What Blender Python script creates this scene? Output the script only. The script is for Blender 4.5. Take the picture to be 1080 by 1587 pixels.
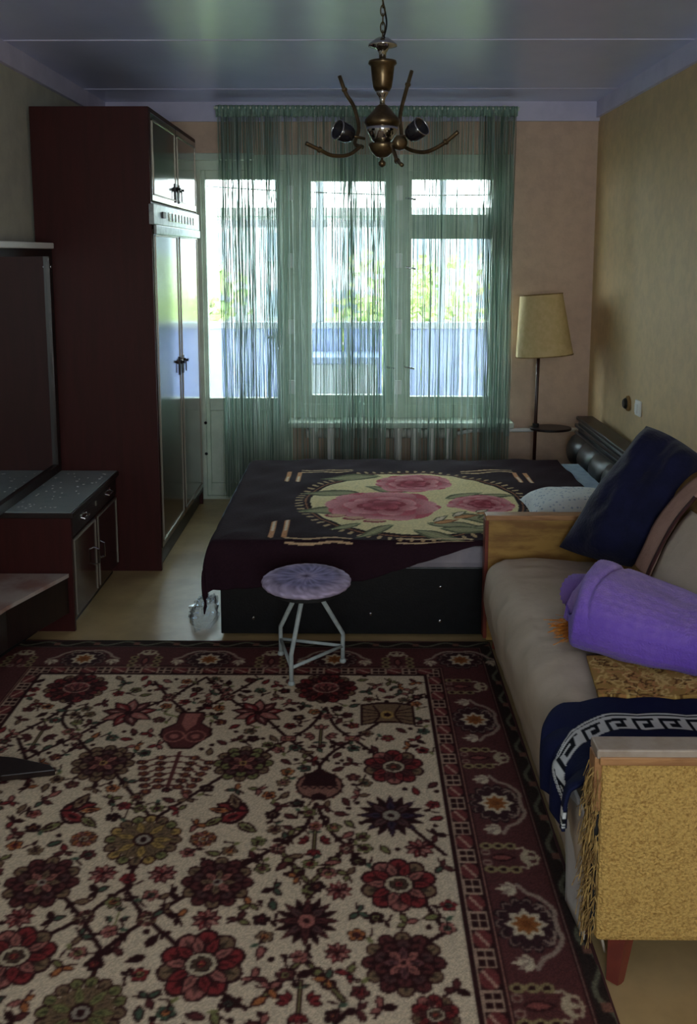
import bpy, math, random
import numpy as np
from mathutils import Vector, Matrix, noise

# ------------------------------------------------------------------ camera
for o in list(bpy.data.objects):
    bpy.data.objects.remove(o)
S = bpy.context.scene
C = S.collection
F, CX, CY, H = 1400.0, 540.0, 594.0, 1.56
PITCH = math.atan(200 / 1400); YAW = math.atan(12 / 1400)
cd = bpy.data.cameras.new('camera'); cam = bpy.data.objects.new('camera', cd); C.objects.link(cam)
cam.location = (0, 0, H)
cam.rotation_euler = (math.pi / 2 - PITCH, 0, YAW)
cd.sensor_fit = 'HORIZONTAL'; cd.sensor_width = 36.0; cd.lens = F * 36 / 1080
cd.shift_x = 0.0; cd.shift_y = -(793.5 - CY) / 1080
cd.clip_start = 0.05; cd.clip_end = 400
S.camera = cam

# ------------------------------------------------------------------ light
WORLD_STRENGTH = 15.5
EXPOSURE = 0.0
S.view_settings.view_transform = 'Standard'; S.view_settings.look = 'None'
S.view_settings.gamma = 1.0; S.view_settings.exposure = EXPOSURE
S.view_settings.use_curve_mapping = False
w = bpy.data.worlds.new('sky'); S.world = w; w.use_nodes = True
wn, wl = w.node_tree.nodes, w.node_tree.links
wn.clear()
wo = wn.new('ShaderNodeOutputWorld'); bg = wn.new('ShaderNodeBackground')
tc = wn.new('ShaderNodeTexCoord'); sp = wn.new('ShaderNodeSeparateXYZ'); cr = wn.new('ShaderNodeValToRGB')
wl.new(tc.outputs['Generated'], sp.inputs[0]); wl.new(sp.outputs['Z'], cr.inputs[0])
cr.color_ramp.elements[0].position = 0.0; cr.color_ramp.elements[0].color = (0.96, 0.97, 1.0, 1)
cr.color_ramp.elements[1].position = 0.7; cr.color_ramp.elements[1].color = (0.76, 0.86, 1.0, 1)
wl.new(cr.outputs[0], bg.inputs[0]); bg.inputs[1].default_value = WORLD_STRENGTH
wl.new(bg.outputs[0], wo.inputs[0])

def portal(name, loc, rot, sx, sy):
    ld = bpy.data.lights.new(name, 'AREA'); ld.shape = 'RECTANGLE'; ld.size = sx; ld.size_y = sy
    ld.energy = 1.0
    ld.cycles.is_portal = True
    o = bpy.data.objects.new(name, ld); o.location = loc; o.rotation_euler = rot; C.objects.link(o)
# daylight openings: the window wall and the glazed opening behind the camera
portal('window_portal', (0.0, 5.72, 1.2), (-math.pi / 2, 0, 0), 2.0, 2.2)
portal('rear_window_portal', (0.2, -1.28, 1.5), (math.pi / 2, 0, 0), 1.3, 1.2)

# ------------------------------------------------------------------ helpers
RX, LX, BY, NY, CZ = 1.458, -1.53, 5.618, -1.2, 2.465     # right/left/back/near walls, ceiling

def ray(x, y):
    d = np.array([(x - CX) / F, 1.0, -(y - CY) / F])
    c, s = math.cos(PITCH), math.sin(PITCH)
    d = np.array([d[0], d[1] * c + d[2] * s, -d[1] * s + d[2] * c])
    c, s = math.cos(YAW), math.sin(YAW)
    return np.array([c * d[0] - s * d[1], s * d[0] + c * d[1], d[2]])

def onz(x, y, z):
    d = ray(x, y); t = (z - H) / d[2]
    return (d[0] * t, d[1] * t, z)

def ony(x, y, Y):
    d = ray(x, y); t = Y / d[1]
    return (d[0] * t, Y, H + d[2] * t)

def s2l(c):
    c = np.asarray(c, float)
    return np.where(c <= 0.04045, c / 12.92, ((c + 0.055) / 1.055) ** 2.4)

def rgb(r, g, b):
    v = s2l(np.array([r, g, b]) / 255.0)
    return (float(v[0]), float(v[1]), float(v[2]), 1.0)

def mat(name, col, rough=0.6, col2=None, scale=20.0, bump=0.0, bscale=None, metal=0.0, spec=0.5,
        stretch=None, coat=0.0, trans=0.0, wave=None, attr=False, sheen=0.0, ramp=(0.4, 0.62)):
    m = bpy.data.materials.new(name); m.use_nodes = True
    n, l = m.node_tree.nodes, m.node_tree.links
    b = n['Principled BSDF']
    b.inputs['Roughness'].default_value = rough; b.inputs['Metallic'].default_value = metal
    b.inputs['Specular IOR Level'].default_value = spec
    b.inputs['Coat Weight'].default_value = coat; b.inputs['Coat Roughness'].default_value = 0.12
    b.inputs['Transmission Weight'].default_value = trans
    b.inputs['Sheen Weight'].default_value = sheen
    b.inputs['Base Color'].default_value = col
    co = n.new('ShaderNodeTexCoord'); mp = n.new('ShaderNodeMapping')
    l.new(co.outputs['Object'], mp.inputs[0])
    if stretch: mp.inputs['Scale'].default_value = stretch
    if attr:
        a = n.new('ShaderNodeAttribute'); a.attribute_name = 'Col'
        l.new(a.outputs['Color'], b.inputs['Base Color'])
    elif col2 is not None:
        t = n.new('ShaderNodeTexNoise'); t.inputs['Scale'].default_value = scale
        t.inputs['Detail'].default_value = 6.0; t.inputs['Roughness'].default_value = 0.6
        l.new(mp.outputs[0], t.inputs['Vector'])
        r = n.new('ShaderNodeValToRGB')
        r.color_ramp.elements[0].position = ramp[0]; r.color_ramp.elements[0].color = col
        r.color_ramp.elements[1].position = ramp[1]; r.color_ramp.elements[1].color = col2
        l.new(t.outputs['Fac'], r.inputs[0]); l.new(r.outputs[0], b.inputs['Base Color'])
    if bump:
        if wave:
            t2 = n.new('ShaderNodeTexWave'); t2.inputs['Scale'].default_value = bscale or scale
            t2.inputs['Distortion'].default_value = wave; t2.inputs['Detail'].default_value = 2
            t2.bands_direction = 'Z'
            out = t2.outputs['Fac']
        else:
            t2 = n.new('ShaderNodeTexNoise'); t2.inputs['Scale'].default_value = bscale or scale
            t2.inputs['Detail'].default_value = 5.0
            out = t2.outputs['Fac']
        l.new(mp.outputs[0], t2.inputs['Vector'])
        bp = n.new('ShaderNodeBump'); bp.inputs['Strength'].default_value = bump; bp.inputs['Distance'].default_value = 0.01
        l.new(out, bp.inputs['Height']); l.new(bp.outputs[0], b.inputs['Normal'])
    return m

class MB:
    """collects verts/faces of one mesh, in world coordinates"""
    def __init__(s): s.v = []; s.f = []; s.col = None
    def box(s, x0, x1, y0, y1, z0, z1):
        i = len(s.v)
        s.v += [(x0, y0, z0), (x1, y0, z0), (x1, y1, z0), (x0, y1, z0), (x0, y0, z1), (x1, y0, z1), (x1, y1, z1), (x0, y1, z1)]
        s.f += [tuple(i + k for k in q) for q in ((0, 3, 2, 1), (4, 5, 6, 7), (0, 1, 5, 4), (1, 2, 6, 5), (2, 3, 7, 6), (3, 0, 4, 7))]
        return s
    def prism(s, pts, z0, z1):
        """polygon pts (x,y) counter-clockwise extruded in z"""
        i = len(s.v); n = len(pts)
        s.v += [(x, y, z0) for x, y in pts] + [(x, y, z1) for x, y in pts]
        s.f.append(tuple(i + n - 1 - k for k in range(n))); s.f.append(tuple(i + n + k for k in range(n)))
        for k in range(n):
            q = (k + 1) % n
            s.f.append((i + k, i + q, i + n + q, i + n + k))
        return s
    def tube(s, path, r, seg=10, cap=True):
        path = [Vector(p) for p in path]; n = len(path)
        rs = r if hasattr(r, '__len__') else [r] * n
        i0 = len(s.v)
        t0 = (path[1] - path[0]).normalized()
        up = Vector((0, 0, 1)) if abs(t0.z) < 0.9 else Vector((1, 0, 0))
        nx = t0.cross(up).normalized()
        for k, p in enumerate(path):
            t = (path[min(k + 1, n - 1)] - path[max(k - 1, 0)]).normalized()
            nx = (nx - t * nx.dot(t)).normalized(); ny = t.cross(nx)
            for a in range(seg):
                an = 2 * math.pi * a / seg
                s.v.append(tuple(p + (nx * math.cos(an) + ny * math.sin(an)) * rs[k]))
        for k in range(n - 1):
            for a in range(seg):
                b = (a + 1) % seg
                s.f.append((i0 + k * seg + a, i0 + k * seg + b, i0 + (k + 1) * seg + b, i0 + (k + 1) * seg + a))
        if cap:
            s.f.append(tuple(i0 + seg - 1 - a for a in range(seg)))
            s.f.append(tuple(i0 + (n - 1) * seg + a for a in range(seg)))
        return s
    def lathe(s, prof, cx, cy, seg=28, axis=None, org=None):
        """profile [(r,z)] about the vertical through (cx,cy), or about axis/org"""
        i0 = len(s.v); n = len(prof)
        if axis is not None:
            az = Vector(axis).normalized(); ax = az.orthogonal().normalized(); ay = az.cross(ax); og = Vector(org)
        for r, z in prof:
            for a in range(seg):
                an = 2 * math.pi * a / seg
                if axis is None: s.v.append((cx + r * math.cos(an), cy + r * math.sin(an), z))
                else: s.v.append(tuple(og + az * z + (ax * math.cos(an) + ay * math.sin(an)) * r))
        for k in range(n - 1):
            for a in range(seg):
                b = (a + 1) % seg
                s.f.append((i0 + k * seg + a, i0 + k * seg + b, i0 + (k + 1) * seg + b, i0 + (k + 1) * seg + a))
        s.f.append(tuple(i0 + seg - 1 - a for a in range(seg)))
        s.f.append(tuple(i0 + (n - 1) * seg + a for a in range(seg)))
        return s
    def grid(s, P, closed_u=False):
        """P[i][j] points -> quads"""
        P = np.asarray(P, float); nu, nv = P.shape[:2]; i0 = len(s.v)
        s.v += [tuple(p) for p in P.reshape(-1, 3)]
        for a in range(nu - 1 + (1 if closed_u else 0)):
            b = (a + 1) % nu
            for c in range(nv - 1):
                s.f.append((i0 + a * nv + c, i0 + b * nv + c, i0 + b * nv + c + 1, i0 + a * nv + c + 1))
        return s

ROOT = {}
def rootloc(p):
    while p.parent: p = p.parent
    return Vector(ROOT.get(p.name, (0, 0, 0)))

def obj(name, mb, m, parent=None, smooth=False, bevel=0.0, solid=0.0, sub=0, loc=None):
    """one mesh object; vertices are given in world coordinates"""
    me = bpy.data.meshes.new(name)
    L = rootloc(parent) if parent else Vector(loc or (0, 0, 0))
    v = np.asarray(mb.v, float) - np.array(L)
    me.from_pydata([tuple(p) for p in v], [], mb.f); me.update()
    o = bpy.data.objects.new(name, me); C.objects.link(o)
    if mb.col is not None:
        a = me.color_attributes.new('Col', 'FLOAT_COLOR', 'POINT')
        c = np.ones((len(me.vertices), 4), np.float32); c[:, :3] = mb.col
        a.data.foreach_set('color', c.ravel())
    if parent: o.parent = parent
    else:
        o.location = L; ROOT[o.name] = tuple(L)
    if m: me.materials.append(m)
    if smooth: me.polygons.foreach_set('use_smooth', [True] * len(me.polygons))
    if solid:
        md = o.modifiers.new('thickness', 'SOLIDIFY'); md.thickness = solid; md.offset = -1
    if bevel:
        md = o.modifiers.new('bevel', 'BEVEL'); md.width = bevel; md.segments = 2; md.limit_method = 'ANGLE'
    if sub:
        md = o.modifiers.new('subdivision', 'SUBSURF'); md.levels = sub; md.render_levels = sub
    return o

def thing(name, label, cat, loc=(0, 0, 0), group=None):
    o = bpy.data.objects.new(name, None); C.objects.link(o); o.location = loc; ROOT[o.name] = tuple(loc)
    o.empty_display_size = 0.05
    return tag(o, label, cat, group)

def tag(o, label, cat, group=None, kind=None):
    o['label'] = label; o['category'] = cat
    if group: o['group'] = group
    if kind: o['kind'] = kind
    return o

def struct(name, mb, m, label, cat, **k):
    o = obj(name, mb, m, **k); return tag(o, label, cat, kind='structure')

def bx(*a): return MB().box(*a)

def sm(pts, n=8):
    """Catmull-Rom through pts"""
    P = [Vector(p) for p in pts]; P = [P[0] * 2 - P[1]] + P + [P[-1] * 2 - P[-2]]
    out = []
    for i in range(1, len(P) - 2):
        for k in range(n):
            t = k / n
            a, b, c, d = P[i - 1], P[i], P[i + 1], P[i + 2]
            out.append(0.5 * ((2 * b) + (c - a) * t + (2 * a - 5 * b + 4 * c - d) * t * t + (3 * b - a - 3 * c + d) * t ** 3))
    out.append(P[-2]); return out

# ------------------------------------------------------------------ materials
M = {}
M['wall_r'] = mat('wallpaper_tan', rgb(214, 184, 138), 0.6, rgb(202, 174, 132), 14, 0.12, 60)
M['wall_b'] = mat('wallpaper_back_light_tint', rgb(212, 182, 158), 0.6, rgb(202, 172, 150), 14, 0.12, 60)  # same wallpaper as the right wall, pinkish light mixed into the colour
M['wall_l'] = mat('wallpaper_pale', rgb(188, 186, 170), 0.75, rgb(176, 174, 160), 9, 0.1, 60)
M['ceil'] = mat('ceiling_paint', rgb(200, 205, 240), 0.28, rgb(192, 198, 235), 3, 0.03, 14, spec=0.6)
M['cornice'] = mat('cornice_paint', rgb(212, 208, 234), 0.55, rgb(200, 197, 224), 6)
M['floor'] = mat('floor_lino', rgb(176, 148, 104), 0.35, rgb(158, 132, 92), 5, 0.03, 40)
M['frame'] = mat('window_paint', rgb(214, 224, 208), 0.45, rgb(198, 210, 194), 8)
M['white'] = mat('white_enamel', rgb(240, 240, 236), 0.4)
M['rad'] = mat('radiator_paint', rgb(238, 236, 228), 0.4)
M['mahog'] = mat('mahogany_veneer', rgb(62, 21, 19), 0.5, rgb(54, 18, 16), 6, stretch=(6, 6, 0.6), spec=0.25)
M['mahogdoor'] = mat('mahogany_polish', rgb(54, 26, 22), 0.16, rgb(40, 18, 16), 6, stretch=(6, 6, 0.6), coat=0.6)
M['darkwood'] = mat('dark_wood', rgb(36, 20, 18), 0.4, rgb(26, 14, 13), 8, stretch=(6, 6, 0.8))
M['metaltrim'] = mat('trim_metal', rgb(150, 142, 128), 0.4, metal=0.6)
M['bandplate'] = mat('band_plate', rgb(170, 176, 176), 0.3, rgb(140, 146, 148), 30, metal=0.5)
M['blackmetal'] = mat('black_metal', rgb(20, 18, 18), 0.4)
M['formica'] = mat('formica_top', rgb(150, 160, 160), 0.3, rgb(132, 146, 148), 14, ramp=(0.5, 0.7))
M['mirror'] = mat('mirror_glass', rgb(220, 225, 225), 0.03, metal=1.0)
M['brass'] = mat('aged_brass', rgb(116, 98, 72), 0.3, rgb(88, 72, 52), 20, metal=0.9)
M['chrome'] = mat('chrome', rgb(190, 190, 190), 0.1, metal=1.0)
M['bakelite'] = mat('bakelite', rgb(22, 20, 26), 0.25)
M['leather'] = mat('black_leather', rgb(20, 20, 22), 0.34, rgb(14, 14, 16), 40, 0.08, 120)
M['navy'] = mat('navy_plush', rgb(22, 24, 58), 0.85, rgb(15, 17, 44), 9, 0.3, 70, spec=0.2, sheen=0.15)
M['cover'] = mat('beige_cover', rgb(196, 178, 158), 0.9, rgb(184, 166, 146), 5, 0.25, 22, spec=0.2)
M['tan'] = mat('tan_upholstery', rgb(150, 118, 74), 0.9, rgb(128, 100, 62), 30, 0.3, 120, spec=0.2)
M['pink'] = mat('pink_throw', rgb(186, 148, 132), 0.95, rgb(170, 134, 120), 12, 0.3, 80, spec=0.1)
M['maroon'] = mat('maroon_trim', rgb(66, 26, 24), 0.8)
M['boucle'] = mat('boucle_yellow', rgb(212, 172, 100), 0.95, rgb(156, 116, 62), 190, 0.9, 160, spec=0.1, ramp=(0.45, 0.7))
M['armwood'] = mat('arm_wood', rgb(176, 128, 84), 0.45, rgb(150, 104, 66), 12, stretch=(1, 6, 6))
M['armgrey'] = mat('arm_top_worn', rgb(168, 152, 138), 0.5, rgb(150, 132, 116), 14)
M['armveneer'] = mat('arm_inner_veneer', rgb(172, 132, 66), 0.45, rgb(134, 94, 46), 7, stretch=(1, 1, 4))
M['legwood'] = mat('red_leg_wood', rgb(128, 58, 44), 0.4, rgb(106, 46, 36), 14)
M['fringe'] = mat('fringe_thread', rgb(182, 148, 86), 0.9, rgb(120, 88, 48), 60)
M['orange'] = mat('orange_yarn', rgb(214, 140, 52), 0.9, rgb(180, 100, 36), 90)
M['sheet'] = mat('sheet_cotton', rgb(160, 150, 156), 0.9, rgb(146, 138, 146), 10, 0.1, 40)
M['tail'] = mat('cover_tail_cotton', rgb(214, 208, 204), 0.9, rgb(200, 194, 190), 10, 0.1, 40)
M['sheetblue'] = mat('sheet_pale_blue', rgb(170, 190, 206), 0.9, rgb(150, 170, 192), 16)
M['shade'] = mat('lamp_shade_cloth', rgb(218, 192, 140), 0.8, rgb(208, 182, 128), 30, 0.1, 90)
M['poledark'] = mat('lamp_pole_wood', rgb(56, 26, 18), 0.35)
M['stoolmetal'] = mat('stool_paint', rgb(176, 184, 182), 0.45, rgb(156, 164, 164), 20)
M['black'] = mat('black_void', rgb(14, 12, 12), 0.7)
M['alu'] = mat('balcony_paint', rgb(176, 188, 200), 0.5)
M['parapet'] = mat('parapet_blue', rgb(164, 182, 224), 0.6, rgb(150, 168, 212), 6)
M['concrete'] = mat('concrete', rgb(150, 150, 148), 0.9, rgb(130, 130, 128), 8)
M['leaf'] = mat('leaf_green', rgb(156, 180, 108), 0.6, rgb(128, 160, 90), 3)
M['leaf2'] = mat('leaf_yellow_green', rgb(184, 198, 122), 0.6, rgb(156, 178, 100), 3)
M['bark'] = mat('bark', rgb(92, 78, 64), 0.9, rgb(70, 60, 50), 14, 0.4)
M['facade'] = mat('facade', rgb(186, 192, 196), 0.9, rgb(172, 180, 186), 4)
M['facadewin'] = mat('facade_glass', rgb(130, 144, 160), 0.2)
M['grass'] = mat('grass_ground', rgb(110, 126, 80), 0.9, rgb(90, 104, 66), 1.5)
M['painted'] = mat('painted_pattern', rgb(128, 128, 128), 0.95, attr=True, bump=0.35, bscale=240, spec=0.15)
M['plush'] = mat('plush_pattern', rgb(128, 128, 128), 0.9, attr=True, bump=0.2, bscale=110, spec=0.1)
M['knit'] = mat('purple_knit', rgb(120, 80, 190), 0.95, attr=True, bump=0.5, bscale=150, spec=0.1, sheen=0.2)

def glass(name, tint=(0.93, 0.97, 0.96, 1), gloss=0.08):
    m = bpy.data.materials.new(name); m.use_nodes = True
    n, l = m.node_tree.nodes, m.node_tree.links; n.clear()
    o = n.new('ShaderNodeOutputMaterial'); t = n.new('ShaderNodeBsdfTransparent'); g = n.new('ShaderNodeBsdfGlossy')
    mx = n.new('ShaderNodeMixShader'); t.inputs[0].default_value = tint; g.inputs['Roughness'].default_value = 0.02
    mx.inputs[0].default_value = gloss
    l.new(t.outputs[0], mx.inputs[1]); l.new(g.outputs[0], mx.inputs[2]); l.new(mx.outputs[0], o.inputs[0]); return m
M['glass'] = glass('window_glass')
M['plastic'] = glass('clear_plastic', (0.88, 0.9, 0.92, 1), 0.22)

def thread_mat():
    m = bpy.data.materials.new('curtain_thread'); m.use_nodes = True
    n, l = m.node_tree.nodes, m.node_tree.links; n.clear()
    o = n.new('ShaderNodeOutputMaterial'); d = n.new('ShaderNodeBsdfDiffuse'); t = n.new('ShaderNodeBsdfTranslucent')
    mx = n.new('ShaderNodeMixShader'); mx.inputs[0].default_value = 0.7
    a = n.new('ShaderNodeAttribute'); a.attribute_name = 'Col'
    l.new(a.outputs['Color'], d.inputs[0]); l.new(a.outputs['Color'], t.inputs[0])
    l.new(d.outputs[0], mx.inputs[1]); l.new(t.outputs[0], mx.inputs[2]); l.new(mx.outputs[0], o.inputs[0]); return m
M['thread'] = thread_mat()

# ------------------------------------------------------------------ room shell
def room():
    struct('floor', bx(LX - .15, RX + .15, NY - .15, BY + .3, -0.12, 0.0), M['floor'], 'ochre brown painted floor of the room', 'floor')
    c = struct('ceiling', bx(LX - .15, RX + .15, NY - .15, BY + .3, CZ + .012, CZ + .14), M['ceil'], 'pale bluish painted slab ceiling with thin seams', 'ceiling')
    ys = [NY - .15, 1.1, 2.55, 4.02, 5.17, BY]
    for a, b in zip(ys[:-1], ys[1:]):
        obj('ceiling_panel', bx(LX, RX, a + .004, b - .004, CZ, CZ + .014), M['ceil'], c, bevel=.003)
    for yy in ys[1:-1]:
        obj('seam_strip', bx(LX, RX, yy - .006, yy + .006, CZ - .003, CZ + .01), M['cornice'], c)
    struct('wall_right', bx(RX, RX + .15, NY - .15, BY + .3, -.12, CZ + .14), M['wall_r'], 'tan yellow wallpapered wall beside the sofa', 'wall')
    struct('wall_left', bx(LX - .15, LX, NY - .15, BY + .3, -.12, CZ + .14), M['wall_l'], 'pale wallpapered wall behind the wardrobe', 'wall')
    # back wall around the door + window opening
    DX0, DX1, WX1, TZ, SZ = -1.0, -.40, .955, 2.16, .50
    m = MB(); Y0, Y1 = BY, BY + .28
    m.box(LX, DX0, Y0, Y1, 0, CZ); m.box(WX1, RX, Y0, Y1, 0, CZ); m.box(DX0, WX1, Y0, Y1, TZ, CZ); m.box(DX1, WX1, Y0, Y1, 0, SZ)
    struct('wall_back', m, M['wall_b'], 'tan wallpapered wall with pinkish light in its colour around the balcony window', 'wall')
    # near wall with a wide glazed opening behind the camera
    m = MB(); Y0, Y1 = NY - .15, NY
    m.box(LX, -.45, Y0, Y1, 0, CZ); m.box(.85, RX, Y0, Y1, 0, CZ); m.box(-.45, .85, Y0, Y1, 2.1, CZ); m.box(-.45, .85, Y0, Y1, 0, .9)
    struct('wall_near', m, M['wall_r'], 'tan wallpapered wall behind the camera with a window', 'wall')
    wr = struct('window_2', MB().box(-.45, -.4, Y0 + .03, Y0 + .09, .9, 2.1).box(.8, .85, Y0 + .03, Y0 + .09, .9, 2.1).box(-.4, .8, Y0 + .03, Y0 + .09, .9, .95).box(-.4, .8, Y0 + .03, Y0 + .09, 2.05, 2.1).box(.17, .23, Y0 + .03, Y0 + .09, .95, 2.05),
                M['frame'], 'white framed window in the wall behind the camera', 'window')
    for a, b in ((-.4, .17), (.23, .8)): obj('pane', bx(a, b, Y0 + .055, Y0 + .06, .95, 2.05), M['glass'], wr)
    # cornices
    struct('trim_1', bx(LX, RX, BY - .022, BY, 2.352, CZ), M['cornice'], 'pale lilac cornice board on the window wall', 'cornice')
    struct('trim_2', bx(RX - .022, RX, NY, BY - .022, 2.372, CZ), M['cornice'], 'pale lilac cornice board along the right wall', 'cornice')
    struct('trim_3', bx(LX, LX + .022, NY, BY - .022, 2.372, CZ), M['cornice'], 'pale lilac cornice board above the wardrobe', 'cornice')
    struct('baseboard_right', bx(RX - .018, RX, NY, BY, 0, .06), M['armwood'], 'brown baseboard under the right wall', 'baseboard')
    struct('baseboard_back', bx(.97, RX - .018, BY - .018, BY, 0, .06), M['armwood'], 'brown baseboard under the lamp corner', 'baseboard')

    # ---- balcony door
    fy0, fy1 = BY + .045, BY + .10
    d = struct('door_1', MB().box(-1.0, -.955, fy0 - .02, fy1 + .02, 0, 2.16).box(-.445, -.40, fy0 - .02, fy1 + .02, 0, 2.16).box(-.955, -.445, fy0 - .02, fy1 + .02, 2.07, 2.16).box(-.955, -.445, fy0 - .02, fy1 + .02, 0, .02),
               M['frame'], 'pale green painted balcony door with tall glass pane', 'door')
    obj('stile', bx(-.955, -.93, fy0, fy1, .02, 2.07), M['frame'], d, bevel=.004)
    obj('stile', bx(-.49, -.445, fy0, fy1, .02, 2.07), M['frame'], d, bevel=.004)
    obj('top_rail', bx(-.93, -.49, fy0, fy1, 2.015, 2.07), M['frame'], d, bevel=.004)
    obj('lock_rail', bx(-.93, -.49, fy0, fy1, .575, .655), M['frame'], d, bevel=.004)
    obj('bottom_rail', bx(-.93, -.49, fy0, fy1, .02, .10), M['frame'], d, bevel=.004)
    for k in range(3):
        x0 = -.93 + k * .1467
        obj('plank', bx(x0, x0 + .1447, fy0 + .015, fy1 - .012, .10, .575), M['frame'], d, bevel=.005)
    obj('panel_backing', bx(-.93, -.49, fy1 - .012, fy1 - .006, .10, .575), M['frame'], d)
    obj('pane', bx(-.93, -.49, fy0 + .022, fy0 + .027, .655, 2.015), M['glass'], d)
    hd = obj('handle', MB().box(-.49, -.465, fy0 - .008, fy0, .98, 1.10).tube([(-.478, fy0 - .035, 1.05), (-.55, fy0 - .035, 1.045)], .008).tube([(-.478, fy0, 1.05), (-.478, fy0 - .035, 1.05)], .007), M['chrome'], d)
    for z in (.3, .5): obj('knob', MB().lathe([(.008, 0), (.010, .01), (.004, .016)], 0, 0, 10, axis=(0, -1, 0), org=(-.955, fy0 - .02, z)), M['bakelite'], d)
    obj('ledge', bx(-1.0, -.62, BY - .03, BY + .02, 2.125, 2.165), M['frame'], d, bevel=.004)
    for z in (1.93, 1.52, 1.11, .73): obj('hinge', bx(-.425, -.385, fy0 - .032, fy0 - .02, z - .045, z + .045), M['white'], d, bevel=.003)
    # ---- window
    wx = struct('window_1', MB().box(-.40, -.335, fy0 - .02, fy1 + .02, .5, 2.16).box(.885, .955, fy0 - .02, fy1 + .02, .5, 2.16).box(-.335, .885, fy0 - .02, fy1 + .02, 2.06, 2.16).box(-.335, .885, fy0 - .02, fy1 + .02, .5, .62).box(.235, .295, fy0 - .02, fy1 + .02, .62, 2.06).box(.295, .885, fy0 - .02, fy1 + .02, 1.70, 1.755),
                M['frame'], 'pale green painted three part window behind the string curtain', 'window')
    def sash(x0, x1, z0, z1, t=.05):
        f = obj('sash', MB().box(x0, x0 + t, fy0 - .005, fy1 - .005, z0, z1).box(x1 - t, x1, fy0 - .005, fy1 - .005, z0, z1).box(x0 + t, x1 - t, fy0 - .005, fy1 - .005, z0, z0 + t).box(x0 + t, x1 - t, fy0 - .005, fy1 - .005, z1 - t, z1), M['frame'], wx)
        obj('pane', bx(x0 + t, x1 - t, fy0 + .022, fy0 + .027, z0 + t, z1 - t), M['glass'], f)
        return f
    s1 = sash(-.337, .237, .618, 2.062, .058); s2 = sash(.293, .887, .618, 1.702, .048); s3 = sash(.293, .887, 1.753, 2.062, .048)
    for sx, zz in ((s1, (1.93, 1.52, 1.11, .73)),):
        for z in zz: obj('hinge', bx(.245, .285, fy0 - .034, fy0 - .02, z - .045, z + .045), M['white'], sx, bevel=.003)
    for px, z, sx in ((.305, 1.92, s3), (.305, 1.50, s2), (.305, .88, s2), (.185, .88, s1)):
        obj('latch', MB().tube([(px, fy0 - .01, z - .02), (px, fy0 - .04, z - .02), (px + .06, fy0 - .045, z - .03)], .006), M['chrome'], sx)
    obj('sill', bx(-.42, .97, BY - .16, BY + .03, .50, .535), M['frame'], wx, bevel=.006)
    # pipe stub and screws left of the sill
    # ---- skirting of balcony opening
room()

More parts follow.
